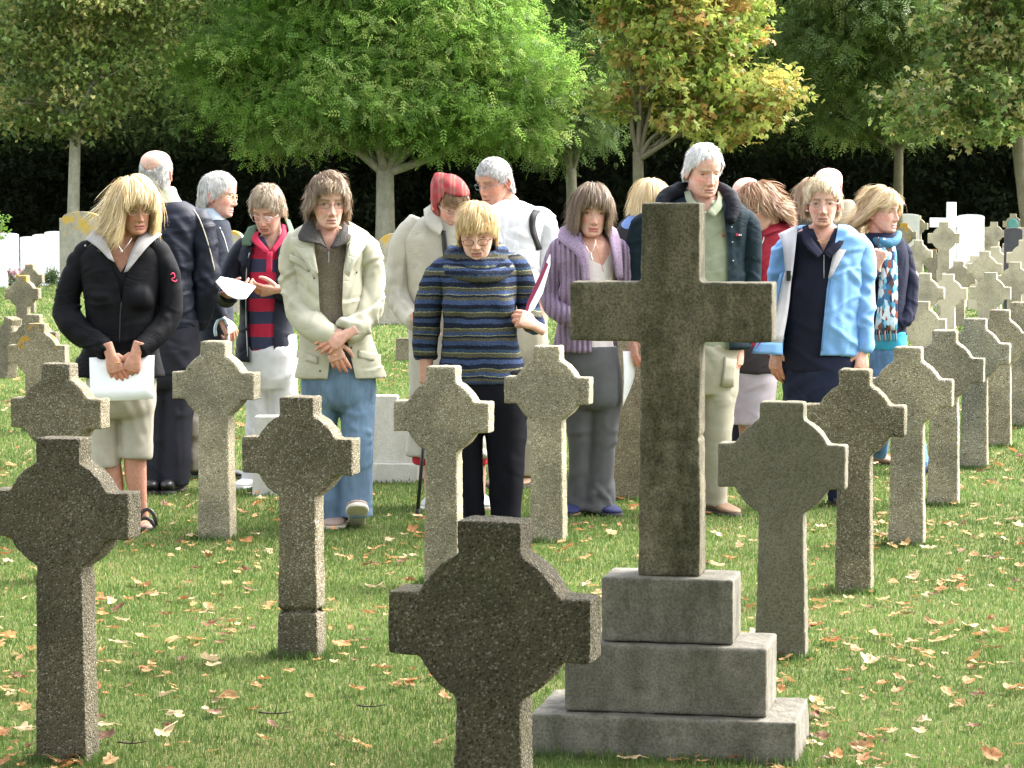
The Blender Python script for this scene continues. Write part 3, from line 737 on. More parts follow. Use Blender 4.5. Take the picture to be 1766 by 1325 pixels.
# ------------------------------------------------------------------ fallen leaves
def tufts():
    rng = np.random.default_rng(77); L = []
    for o in list(bpy.data.objects):
        if o.parent is None and o.get('category') in ('gravestone', 'memorial cross') and o.location.y < 20:
            big = o.get('category') == 'memorial cross'; hx, hy = (.38, .20) if big else (.085, .055); n = 900 if big else 260
            a = rng.random(n) * 4; e = np.floor(a); t = (a - e) * 2 - 1; q = np.abs(rng.normal(0, .012, n))
            x = np.where(e == 0, t * hx, np.where(e == 1, t * hx, np.where(e == 2, -hx - q, hx + q))); y = np.where(e == 0, -hy - q, np.where(e == 1, hy + q, t * hy)) + (.185 if big else 0)
            c, s = math.cos(o.rotation_euler.z), math.sin(o.rotation_euler.z)
            L.append(np.stack([o.location.x + x * c - y * s, o.location.y + x * s + y * c, 0 * x], 1))
    P = np.concatenate(L); TUFT(len(P), 5, 26, .032, .0032, 'grass_tufts', P)

def litter():
    t = NT('dead_leaf'); a = t.attr(); v = t.coord(); t.color(t.mix(1.0, a.outputs['Color'], t.ramp(t.noise(v, 60, 3), [(.3, (.7, .66, .6)), (.7, (1.15, 1.12, 1.1))]), 'MULTIPLY')).rough(.6, .3); t.translucent(a.outputs['Color'], .25)
    rng = np.random.default_rng(31)
    def leaf(seed, c, curl):
        r = np.random.default_rng(seed); n = 26; th = np.arange(n) / n * 2 * math.pi
        rad_ = .030 * (1 + .13 * np.cos(5 * th + r.random() * 6) + .13 * np.cos(3 * th + r.random() * 6)) * (.82 + .3 * r.random(n))
        P = np.stack([rad_ * np.cos(th), rad_ * np.sin(th) * (.6 + .5 * r.random()), 0 * th], 1)
        pts = np.vstack([[0, 0, 0], P * .5, P]); ax = r.random() * 3.14; u = pts[:, 0] * math.cos(ax) + pts[:, 1] * math.sin(ax); w = -pts[:, 0] * math.sin(ax) + pts[:, 1] * math.cos(ax)
        pts[:, 2] = curl * (u ** 2) * 11 + curl * 5 * u * w + .005 * vnoise(pts * 60, seed) + .003 + .2 * curl * np.abs(w)
        pts[:, 1] *= .62 + .3 * r.random()
        j = np.arange(n); j2 = (j + 1) % n
        m = MB(); cc = np.array(c) * (.85 + .3 * r.random((len(pts), 1)))
        m.add(pts, [np.stack([0 * j, 1 + j, 1 + j2], 1), np.stack([1 + j, 1 + n + j, 1 + n + j2, 1 + j2], 1)], 0, cc)
        s, f = tube([(0, 0, .008), (.03, .0, .012), (.058, .006, .006)], .0012, n=5); m.add(s, f, 0, np.array(c) * .6)
        o = m.build('fallen_leaf', [t.mat], None, color=True); me = o.data; bpy.data.objects.remove(o); return me
    kinds = [('tan', (.42, .25, .105), 'dry tan fallen leaf lying on the mown grass', .46), ('orange', (.38, .18, .065), 'orange brown fallen leaf lying on the mown grass', .20),
             ('brown', (.16, .075, .035), 'dark brown curled fallen leaf lying on the mown grass', .16), ('pale', (.52, .40, .24), 'pale bleached fallen leaf lying on the mown grass', .18)]
    mes = {k: [leaf(40 + 7 * i + j, c, .35 + .55 * j / 3) for j in range(4)] for i, (k, c, _, _) in enumerate(kinds)}
    lab = {k: l for k, _, l, _ in kinds}; ks = [k for k, *_ in kinds]; pr = [p for *_, p in kinds]
    nt = 7600; Ys = 5.6 * (26 / 5.6) ** (rng.random(nt) ** .9); Xs = (rng.random(nt) * 2 - 1) * (Ys * .19 + .8)
    den = fbm(np.stack([Xs * 1.3, Ys * .8, 0 * Xs], 1), 12); keep = rng.random(nt) < np.clip(.62 + .55 * den, .12, 1)
    Xs, Ys = Xs[keep], Ys[keep]; order = np.argsort(Ys); Xs, Ys = Xs[order], Ys[order]
    big = MB()
    for i, (x, y) in enumerate(zip(Xs, Ys)):
        k = ks[rng.choice(4, p=pr)]; me = mes[k][rng.integers(4)]; s = (.38 + .66 * rng.random() ** 1.7) * (1.0 if i < 295 else 1.1)
        rot = (rng.normal(0, .2), rng.normal(0, .2), rng.random() * 6.28); z = .012 + .009 * rng.random()
        if i < 295:
            o = bpy.data.objects.new('fallen_leaf', me); col.objects.link(o); o.location = (x, y, z); o.scale = (s, s, s); o.rotation_euler = rot
            tag(o, lab[k], 'leaf', k + ' leaves scattered on the lawn')
        else:
            V, fs = mesh_arrays(me); V = V @ (Rz(rot[2]) @ Ry(rot[1]) @ Rx(rot[0])).T * s + [x, y, z]
            big.add(V, fs, 0, dict((a, b) for a, b, *_ in kinds)[k] * np.array(rng.uniform(.75, 1.2)))
    o = big.build('leaf_litter', [t.mat], None, color=True); tag(o, kind='stuff')
    for me in mes.values():
        for m in me: m.materials.clear(); m.materials.append(t.mat)
    # two broken twigs in the grass
    tw = m_plain('twig_bark', (.06, .045, .03), .8)
    for lab_, px, py, s in (('thin dark twig with an upright spur lying left of the nearest cross', 475, 1240, 1.0), ('short forked twig lying near the bottom left corner', 228, 1292, .8), ('forked twig between the cracked cross and the nearest cross', 640, 1228, .8)):
        b = G(px, py); m = MB()
        m.add(*tube(spline([(-.05 * s, 0, .02), (0, .01, .014), (.055 * s, 0, .022)], 3), np.linspace(.003, .0014, 7), n=6)); m.add(*tube([(-.002, .005, .014), (.004, .0, .04 * s), (.001, 0, .055 * s)], [.002, .0014, .001], n=6))
        o = m.build('twig', [tw]); o.location = b; tag(o, lab_, 'twig')
from mathutils.bvhtree import BVHTree
# ------------------------------------------------------------------ cloth, skin, hair materials
MATS = {}
def m_cloth(name, c, rough=.85, kind='plain', bump=.0015, spec=.25, sheen=0.0):
    if name in MATS: return MATS[name]
    t = NT(name); v = t.coord()
    n = t.noise(v, 9, 5, .6); w = t.noise(v, 260, 2)
    cc = t.ramp(n, [(.3, tuple(x * .86 for x in c)), (.7, tuple(min(.95, x * 1.12) for x in c))])
    h = t.math('ADD', t.math('MULTIPLY', w, .5), t.noise(v, 45, 4))
    if kind == 'knit':
        cc = t.mix(1.0, cc, t.ramp(t.noise(v, 170, 3), [(.3, (.62,) * 3), (.7, (1.3,) * 3)]), 'MULTIPLY'); h = t.noise(v, 170, 3); bump = .006
    if kind in ('nylon', 'denim', 'plain'):
        vv = t.coord(scale=(1, 1, 1.9)); cr = []
        for sc_, pw in ((5, 9), (12, 8)):
            nn = t.noise(vv, sc_, 1.5, .5, .7); cr.append(t.math('POWER', t.math('SUBTRACT', 1.0, t.math('ABSOLUTE', t.math('MULTIPLY', t.math('SUBTRACT', nn, .5), 2.6))), pw))
        mk = t.ramp(t.noise(t.coord(), 4, 2), [(.48, 0.0), (.66, 1.0)]); h = t.math('ADD', t.math('MULTIPLY', t.math('MULTIPLY', t.math('ADD', cr[0], t.math('MULTIPLY', cr[1], .55)), mk), -1.0), t.math('MULTIPLY', w, .08)); bump = {'nylon': .0024, 'denim': .0018, 'plain': .0012}[kind]
    if kind == 'denim':
        cc = t.mix(1.0, cc, t.ramp(t.noise(t.coord(scale=(1, 1, .25)), 16, 6, .7), [(.3, (.72,) * 3), (.7, (1.45,) * 3)]), 'MULTIPLY'); pass
    t.color(cc).rough(rough, spec); t.bump(h, bump); t.b.inputs['Sheen Weight'].default_value = sheen
    MATS[name] = t.mat; return t.mat
def m_stripes(name, stops, period, rough=.95, jit=.004, fuzz=True):
    """stripes round the body: colour bands over height"""
    t = NT(name); v = t.coord(); s = t.n.new('ShaderNodeSeparateXYZ'); g = t.n.new('ShaderNodeNewGeometry'); t.l.new(g.outputs['Position'], s.inputs[0])
    z = t.math('ADD', s.outputs[2], t.math('MULTIPLY', t.math('SUBTRACT', t.noise(v, 7, 3), .5), .03))
    z = t.math('ADD', z, t.math('MULTIPLY', t.math('SUBTRACT', t.noise(v, 120, 2), .5), jit))
    f = t.math('FRACT', t.math('DIVIDE', z, period))
    c = t.ramp(f, stops, 'CONSTANT')
    if fuzz: c = t.mix(1.0, c, t.ramp(t.noise(v, 190, 3), [(.3, (.55,) * 3), (.7, (1.45,) * 3)]), 'MULTIPLY')
    t.color(c).rough(rough, .15); t.bump(t.noise(v, 150, 3), .006 if fuzz else .002); return t.mat
def m_ribbed(name, c, per=.024):
    t = NT(name); v = t.coord(); w = t.n.new('ShaderNodeTexWave'); w.wave_type = 'BANDS'; w.bands_direction = 'X'; t.l.new(v, w.inputs['Vector'])
    w.inputs['Scale'].default_value = .31 / per; w.inputs['Distortion'].default_value = .5; w.inputs['Detail'].default_value = 1
    n = t.noise(v, 150, 3); f = w.outputs['Fac']
    cc = t.mix(1.0, c, t.ramp(f, [(.05, (.60,) * 3), (.4, (1.03,) * 3)]), 'MULTIPLY'); cc = t.mix(1.0, cc, t.ramp(n, [(.3, (.78,) * 3), (.7, (1.2,) * 3)]), 'MULTIPLY')
    t.color(cc).rough(.95, .1); t.bump(t.math('ADD', t.math('MULTIPLY', f, 1.2), t.math('MULTIPLY', n, .5)), .008); return t.mat
def m_patches(name, cols, scale=22):
    t = NT(name); v = t.coord(scale=(1, 1, .5)); vo = t.voro(v, scale); s = t.n.new('ShaderNodeSeparateColor'); t.l.new(vo.outputs['Color'], s.inputs[0])
    k = len(cols); c = t.ramp(s.outputs[0], [(i / k, x) for i, x in enumerate(cols)], 'CONSTANT')
    t.color(c).rough(.8, .2); t.bump(t.noise(t.coord(), 60, 4), .003); return t.mat
def m_skin():
    if 'skin' in MATS: return MATS['skin']
    t = NT('skin'); a = t.attr(); v = t.coord()
    c = t.mix(1.0, a.outputs['Color'], t.ramp(t.noise(v, 70, 4), [(.3, (.86, .80, .78)), (.7, (1.10, 1.06, 1.04))]), 'MULTIPLY')
    t.color(c).rough(.5, .35); t.bump(t.math('ADD', t.noise(v, 95, 4, .6), t.math('MULTIPLY', t.noise(v, 300, 2), .4)), .0022)
    t.b.inputs['Subsurface Weight'].default_value = .12; t.b.inputs['Subsurface Radius'].default_value = (.012, .005, .003); t.b.inputs['Subsurface Scale'].default_value = 1.0
    MATS['skin'] = t.mat; return t.mat
def m_hair():
    if 'hair' in MATS: return MATS['hair']
    t = NT('hair'); a = t.attr(); t.color(a.outputs['Color']).rough(.42, .45); t.translucent(a.outputs['Color'], .25); MATS['hair'] = t.mat; return t.mat
def m_glass():
    if 'lens' in MATS: return MATS['lens']
    m = bpy.data.materials.new('spectacle_lens'); m.use_nodes = True; n, l = m.node_tree.nodes, m.node_tree.links
    tr = n.new('ShaderNodeBsdfTransparent'); tr.inputs[0].default_value = (.93, .93, .93, 1); gl = n.new('ShaderNodeBsdfGlossy'); gl.inputs['Roughness'].default_value = .03
    x = n.new('ShaderNodeMixShader'); x.inputs[0].default_value = .07; l.new(tr.outputs[0], x.inputs[1]); l.new(gl.outputs[0], x.inputs[2]); l.new(x.outputs[0], n['Material Output'].inputs['Surface'])
    MATS['lens'] = m; return m

# ------------------------------------------------------------------ head
def head_mesh(skin, lip, brow, lid=.0, male=False, age=.6, jaw=1.0, full=1.0, smile=0.0):
    """head in its own frame: face looks to -y, eyes at z=0; metres"""
    zs = np.array([-.118, -.112, -.100, -.085, -.072, -.055, -.035, -.010, .010, .035, .060, .082, .098, .108, .113])
    w = np.array([.012, .028, .042, .051, .0565, .0615, .066, .0695, .0715, .074, .0735, .066, .050, .030, .004]) * full
    w[:6] *= jaw
    yf = np.array([-.058, -.074, -.085, -.087, -.0865, -.087, -.0875, -.086, -.087, -.0905, -.086, -.071, -.048, -.020, .008])
    yb = np.array([-.035, -.020, -.004, .016, .034, .052, .068, .084, .092, .098, .098, .088, .068, .042, .012])
    K, M = 96, 104
    s = np.linspace(0, 1, K); zz = np.interp(s, np.linspace(0, 1, len(zs)), zs)
    zz = zs[0] + (zs[-1] - zs[0]) * (s - .0) ; zz = np.interp(np.linspace(0, 1, K), np.array([0, .08, .62, .9, 1]), np.array([-.118, -.108, .035, .098, .113]))
    def cs(a):
        sp = spline(np.stack([zs, a], 1), 6); o = np.argsort(sp[:, 0]); return np.interp(zz, sp[o, 0], sp[o, 1])
    W, YF, YB = cs(w), cs(yf), cs(yb)
    u = np.arange(M) / M * 2 - 1; ph = math.pi * (.5 * u + .5 * u ** 3)
    C0 = .35 * YF + .65 * YB - .01
    C0 = np.minimum(C0, .015) * (1 - np.clip((zz - .05) / .06, 0, 1)) + .5 * (YF + YB) * np.clip((zz - .05) / .06, 0, 1)
    C0 = np.clip(C0, YF + .004, YB - .004)
    sn, csn = np.sin(ph), np.cos(ph)
    X = W[:, None] * np.sign(sn) * np.abs(sn) ** .94
    Y = np.where(csn > 0, C0[:, None] + (YF - C0)[:, None] * np.abs(csn) ** .88, C0[:, None] + (YB - C0)[:, None] * np.abs(csn))
    Z = np.repeat(zz[:, None], M, 1); X = X + 0 * Z
    front = np.clip(csn, 0, 1)[None] ** .5
    g = lambda a, s_: np.exp(-(a / s_) ** 2)
    ax = np.abs(X)
    hn = np.interp(Z, [-.060, -.053, -.046, -.038, -.028, -.010, .008, .022], [0, .006, .017, .0235, .021, .0135, .008, .001])
    sg = np.interp(Z, [-.055, -.038, -.015, .015], [.0125, .0115, .0085, .0095])
    out = hn * np.exp(-(ax / sg) ** 2.4)
    out += .0075 * g(ax - .0135, .0065) * g(Z + .0425, .0065)                       # nostril wings
    out -= .0035 * g(ax - .007, .004) * g(Z + .0525, .004)
    out -= .0090 * g(ax - .031, .0165) * g(Z - .001, .0115)                        # sockets
    out -= .004 * g(ax - .013, .007) * g(Z - .002, .012)
    out += (.0045 if male else .003) * g(ax - .028, .022) * g(Z - .0215, .0075)      # brow ridge
    out += .004 * g(ax - .045, .018) * g(Z + .030, .016)                           # cheeks
    out -= .0030 * age * g(ax - (.019 + .35 * np.clip(-.040 - Z, 0, 1)), .0038) * g(Z + .056, .017)   # folds to the mouth
    out -= .0016 * age * g(ax - .031, .017) * g(Z + .0175, .0035)                    # under the eyes
    lw = np.clip(1 - (ax / .0255) ** 2, 0, 1) ** .5
    cz = -.0735 + smile * 6 * X ** 2 - .0012 * age * (ax / .025) ** 2
    up = g(Z - cz - .0055, .0052) * lw; lo = g(Z - cz + .0065, .0062) * lw
    out += .0046 * up + .0055 * lo - .0042 * g(Z - cz, .0022) * lw
    out -= .003 * g(Z + .0875, .006) * g(ax, .02)
    out += .0055 * g(ax, .018) * g(Z + .104, .010)
    out -= .002 * age * g(ax - .034, .007) * g(Z + .082, .014)                        # marionette
    Y = Y - out * front
    V = np.stack([X, Y, Z], -1).reshape(-1, 3)
    i = np.arange(K - 1)[:, None] * M; j = np.arange(M)[None]; j2 = (j + 1) % M
    Q = np.stack([i + j, i + j2, i + M + j2, i + M + j], -1).reshape(-1, 4)
    V = np.vstack([V, [0, -.045, -.118], [0, .010, .1135]]); jj = np.arange(M); jj2 = (jj + 1) % M
    T = np.vstack([np.stack([np.full(M, K * M), jj2, jj], 1), np.stack([np.full(M, K * M + 1), (K - 1) * M + jj, (K - 1) * M + jj2], 1)])
    x, y, z = V.T; a = np.abs(x)
    fr = (y < -.02)
    skin = np.array(skin, float); C = np.tile(skin, (len(V), 1))
    def paint(c, f):
        f = np.clip(f * fr, 0, 1)[:, None]; C[:] = C * (1 - f) + np.asarray(c) * f
    rosy = skin * np.array([1.12, .74, .70])
    paint(rosy, .75 * g(a - .042, .020) * g(z + .030, .018)); paint(rosy, .7 * g(a, .012) * g(z + .038, .012)); paint(rosy, .35 * g(z + .105, .014))
    paint(skin * [.76, .60, .56], .5 * g(a - .031, .018) * g(z + .001, .013))  # eye-socket shade painted into the skin colour
    paint(skin * [.62, .42, .38], .65 * age * g(a - (.019 + .35 * np.clip(-.040 - z, 0, 1)), .0022) * g(z + .056, .016))
    paint(skin * [.60, .42, .38], .45 * age * g(a - .031, .014) * g(z + .0185, .0022))
    czv = -.0735 + smile * 6 * x ** 2; lwv = np.clip(1 - (a / .0255) ** 2, 0, 1)
    lips = np.clip(g(z - czv - .0045, .0048) + g(z - czv + .0055, .0056), 0, 1) * np.clip(lwv * 3, 0, 1)
    paint(lip, .9 * lips); paint(np.array(lip) * [.35, .25, .25], 1.0 * g(z - czv, .0017) * np.clip(lwv * 4, 0, 1))
    paint(skin * .25, .9 * g(a - .007, .0035) * g(z + .0515, .003))  # nostril shade painted dark on the skin
    bz = .0215 - .18 * np.clip(a - .035, 0, 1) + .05 * np.clip(a - .012, 0, .02)
    paint(brow, .95 * g(z - bz, .0045) * np.clip((a - .009) / .004, 0, 1) * np.clip((.052 - a) / .008, 0, 1))
    mb = MB(); mb.add(V, [Q, T], 0, C)
    for sx in (-1, 1):                                                              # eyes, lids, ears
        ev, ef = ellipsoid((0, 0, 0), (1, 1, 1), nu=22, nv=18); ev = ev @ Rx(math.pi / 2).T      # pole to the front
        d = np.arccos(np.clip(-ev[:, 1], -1, 1)); dz = ev[:, 2] + .30 * (lid > .3)
        d = np.arccos(np.clip((-ev[:, 1] * math.cos(.35 * (lid > .3)) - ev[:, 2] * math.sin(.35 * (lid > .3))), -1, 1))
        ec = np.tile([.62, .58, .54], (len(ev), 1)); ec[d < .52] = (.10, .13, .16); ec[d < .24] = (.01, .01, .01)
        ctr = np.array([sx * .031, -.0595, 0]); mb.add(ev * .0118 + ctr, ef, 0, ec)
        lv, lf = ellipsoid((0, 0, 0), (1.12, 1.10, 1.10), nu=24, nv=22)
        el = math.radians(14 - 30 * lid)
        for top in (True, False):
            L = lv.copy(); L = L @ Ry(sx * .06).T
            ang = np.arctan2(L[:, 2], -L[:, 1]); hi = el if top else math.radians(-20 - 4 * lid)
            if top: bad = (ang < hi) & (L[:, 1] < .3)
            else: bad = (ang > hi) & (L[:, 1] < .3)
            rr = np.hypot(L[:, 1], L[:, 2]); L[bad, 1] = -rr[bad] * math.cos(hi); L[bad, 2] = rr[bad] * math.sin(hi)
            lc = np.tile(skin * ([.86, .72, .68]), (len(L), 1)); edge = np.abs(ang - hi) < .24
            lc[bad | edge] = (.06, .035, .025) if top else skin * [.7, .5, .46]
            mb.add(L * .0120 + ctr, lf, 0, lc)
        # ear
        evv, ef = ellipsoid((0, 0, 0), (1, 1, 1), nu=18, nv=14)
        r_ = np.hypot(evv[:, 1], evv[:, 2]); E = evv * [.0075, .0175, .031]
        E[:, 0] += .0045 * (r_ > .72) - .003 * (r_ < .55); E[:, 1] *= 1 - .25 * (evv[:, 2] < -.3)
        E[:, 0] *= sx; E = E @ Rz(sx * -.42).T @ Rx(-.12).T
        if sx < 0: ef = [f[:, ::-1] for f in ef]
        mb.add(E + [sx * .0755 * full, .014, -.014], ef, 0, skin * [1.05, .72, .66])
    return mb

# ------------------------------------------------------------------ hair
SK_C = np.array([0, .006, .016]); SK_R = np.array([.0765, .0985, .100])
def hairline(az, front, temple, side, back):
    a = np.abs(az); return np.interp(a, [0, .55, 1.0, 1.35, 1.75, 2.2, 3.15], [front, front - .006, temple, side + .01, side, back + .01, back])
def hair_mesh(style, seed=0):
    """strands grown over the skull, in the head's frame"""
    rng = np.random.default_rng(seed)
    st = dict(n=2200, length=.06, fringe=.05, vol=.10, front=.070, temple=.035, side=.0, back=-.055, crown=(0, .045, .09), comb=(0, 0, 0), grav=.5, wind=(0, 0, 0), curl=.25, part=None,
              cols=[(.35, .27, .17)], w=.0021, reach=.8, fz=.040, fzs=.007, only_front=False, bald=None, steps=9, sidelen=None, lift=.25, flip=0.0, backlen=None)
    st.update(style)
    st['n'] = int(st['n'] * 2.1); N = st['n'] * 4
    d = rng.normal(size=(N, 3)); d /= np.linalg.norm(d, axis=1, keepdims=True)
    P = SK_C + d * SK_R; az = np.arctan2(P[:, 0], -P[:, 1])
    hl = hairline(az, st['front'], st['temple'], st['side'], st['back']); ok = P[:, 2] > hl + rng.normal(0, .003, N)
    if st['bald'] is not None:
        bz, bfr = st['bald'][:2]; bsd = st['bald'][2] if len(st['bald']) > 2 else 0     # bare crown: above height bz
        lim = bz - bfr * np.clip(-P[:, 1] / .1, -1, 1) + bsd * np.clip((np.abs(P[:, 0]) - .025) / .045, 0, 1); ok &= P[:, 2] < lim + rng.normal(0, .003, N)
    ok &= ~((np.abs(az) < .6) & (P[:, 2] > .03) & (rng.random(len(P)) < st.get('fthin', .25)))
    if st['only_front']: ok &= (np.abs(az) < 1.0)
    P = P[ok][:st['n']]; az = az[ok][:st['n']]; d = d[ok][:st['n']]; N = len(P)
    cr = np.array(st['crown'])
    nrm = (P - SK_C) / SK_R ** 2; nrm /= np.linalg.norm(nrm, axis=1, keepdims=True)
    dirn = P - cr
    if st['part'] is not None:          # parting line along y at x=part: hair falls to both sides
        dirn = np.stack([np.sign(P[:, 0] - st['part']) * (.05 + .0 * P[:, 0]), P[:, 1] * .35 - .01, 0 * az - .01], 1) * (P[:, 2] > .03)[:, None] + dirn * (P[:, 2] <= .03)[:, None]
    dirn = dirn / np.maximum(np.linalg.norm(dirn, axis=1, keepdims=True), 1e-6) + np.array(st['comb'])
    dirn -= nrm * np.sum(dirn * nrm, 1, keepdims=True); dirn /= np.maximum(np.linalg.norm(dirn, axis=1, keepdims=True), 1e-6)
    dirn = dirn + nrm * st['lift']
    isfr = np.abs(az) < .75
    L = np.where(isfr & (P[:, 2] > .02), st['fringe'], st['length'])
    if st['sidelen'] is not None: L = np.where((np.abs(az) > .75) & (np.abs(az) < 1.9), st['sidelen'], L)
    if st['backlen'] is not None: L = np.where((np.abs(az) >= 1.9) & (P[:, 2] < .06), st['backlen'], L)
    if st['part'] is None:              # hair rooted high in front of the crown reaches the fringe
        L = np.where(isfr, L + np.clip(P[:, 1] + .085, 0, .2) * st['reach'], L)
    L = L * (.55 + .55 * rng.random(N) ** .6)
    lay = .03 + st['vol'] * rng.random(N) ** .8
    K = st['steps']; pts = [P.copy()]; p = P.copy(); v = dirn; ph = rng.random(N) * 6.28
    clump = vnoise(d * 5 + seed, 3); clump2 = vnoise(d * 5 + 40 + seed, 4)
    wild = (rng.random(N) < st.get('wild', .11)).astype(float)
    lay = lay * (1 + .5 * wild); hold = np.where(wild > 0, .25, .8)[:, None]
    zlow = SK_C[2] - st.get('hug', .015)
    for k in range(K):
        t = k / K; sc = 8.0 / K
        low = p[:, 2] < zlow
        g = st['grav'] * np.where(low, 1.0, .30)[:, None] * sc * .5
        v = v + np.array([0, 0, -1.0]) * g + np.array(st['wind']) * t * sc * .45 * np.where(low, 1.0, .6)[:, None] * (.6 + .8 * (clump[:, None] * .5 + .5))
        v = v + st['curl'] * sc * (np.stack([vnoise(p * 26 + seed, 10), vnoise(p * 26 + seed + 9, 11), vnoise(p * 26 + seed + 21, 12)], 1) * .42 + rng.normal(0, .045, (N, 3)) * (1 + 2 * wild[:, None]))
        if st['flip']: v = v + nrm * [1, 1, 0] * st['flip'] * max(0, t - .62) * 1.5
        v /= np.maximum(np.linalg.norm(v, axis=1, keepdims=True), 1e-6)
        p = p + v * (L / K)[:, None]
        R = SK_R * (1 + lay)[:, None]
        q = (p - SK_C) / R; ql = np.maximum(np.linalg.norm(q, axis=1), 1e-6)
        n2 = q / R; n2 /= np.maximum(np.linalg.norm(n2, axis=1, keepdims=True), 1e-6)
        ps = SK_C + q / ql[:, None] * R; up = p[:, 2] >= zlow
        # over the skull the strand lies on its own layer
        w_ = np.where(up[:, None], hold * np.where((ql > 1)[:, None], .55, 1.0), 0)
        p = p * (1 - w_) + ps * w_
        vi = np.sum(v * n2, 1)[:, None]; v = np.where(up[:, None], v - n2 * vi * np.where(vi < 0, 1.0, .5 * hold), v)
        # below it, strands hang outside head and neck
        qc = np.stack([p[:, 0] / (R[:, 0] * (.98 - st.get('tuck', .0))), (p[:, 1] - .010) / (R[:, 1] * .92)], 1); qcl = np.maximum(np.linalg.norm(qc, axis=1), .2)
        bk = ~up & (qcl < 1) & (p[:, 1] > -.062); s_ = 1 / qcl
        pc = np.stack([p[:, 0] * s_, .010 + (p[:, 1] - .010) * s_, p[:, 2]], 1); p = np.where(bk[:, None], p * .3 + pc * .7, p)
        fr = ~up & (np.abs(p[:, 0]) < .06) & (p[:, 1] < 0) & (p[:, 2] > -.02)
        p[:, 1] = np.where(fr, np.minimum(p[:, 1], -.092 - .012 * rng.random(N)), p[:, 1])
        pts.append(p.copy())
    A = np.stack(pts, 1)
    # the fringe is trimmed along a line above the brows
    fzl = st['fz'] + rng.normal(0, st['fzs'], N)
    for k in range(1, K + 1):
        azk = np.arctan2(A[:, k, 0], -A[:, k, 1]); cutm = (np.abs(azk) < .66) & (A[:, k, 2] < fzl + .035 * np.clip(np.abs(azk) - .40, 0, .3) * -1)
        A[cutm, k] = A[cutm, k - 1] + (A[cutm, k] - A[cutm, k - 1]) * .02
    T = np.gradient(A, axis=1) + 1e-7; T /= np.maximum(np.linalg.norm(T, axis=2, keepdims=True), 1e-9)
    rad_ = A - np.array([0, .01, 0]); S = np.cross(T, rad_); S /= np.maximum(np.linalg.norm(S, axis=2, keepdims=True), 1e-9)
    tw = rng.normal(0, .5, N)[:, None, None]; S = S * np.cos(tw) + np.cross(T, S) * np.sin(tw)
    ww = st['w'] * np.interp(np.linspace(0, 1, K + 1), [0, .2, .75, 1], [.9, 1, .8, .12]); ww = ww[None, :, None] * rng.uniform(.6, 1.4, (N, 1, 1))
    V = np.stack([A - S * ww / 2, A + S * ww / 2], 2).reshape(-1, 3)  # N,K+1,2
    b = (np.arange(N)[:, None] * (K + 1) + np.arange(K)[None])[..., None] * 2
    Q = (b + np.array([[[0, 1, 3, 2]]])).reshape(-1, 4)
    cols = np.array(st['cols'], float)
    # neighbouring strands share tone: locks
    cv = np.clip((clump * .55 + .5 + rng.normal(0, .16, N)), 0, .999) * (len(cols) - 1); ci = cv.astype(int); cf_ = (cv - ci)[:, None]
    srt = cols[np.argsort(cols.sum(1))]; C = (srt[ci] * (1 - cf_) + srt[np.minimum(ci + 1, len(cols) - 1)] * cf_) * rng.uniform(.80, 1.16, (N, 1)); C = np.repeat(np.clip(C, 0, .95), (K + 1) * 2, 0)
    mb = MB(); mb.add(V, [Q], 0, C)
    return mb

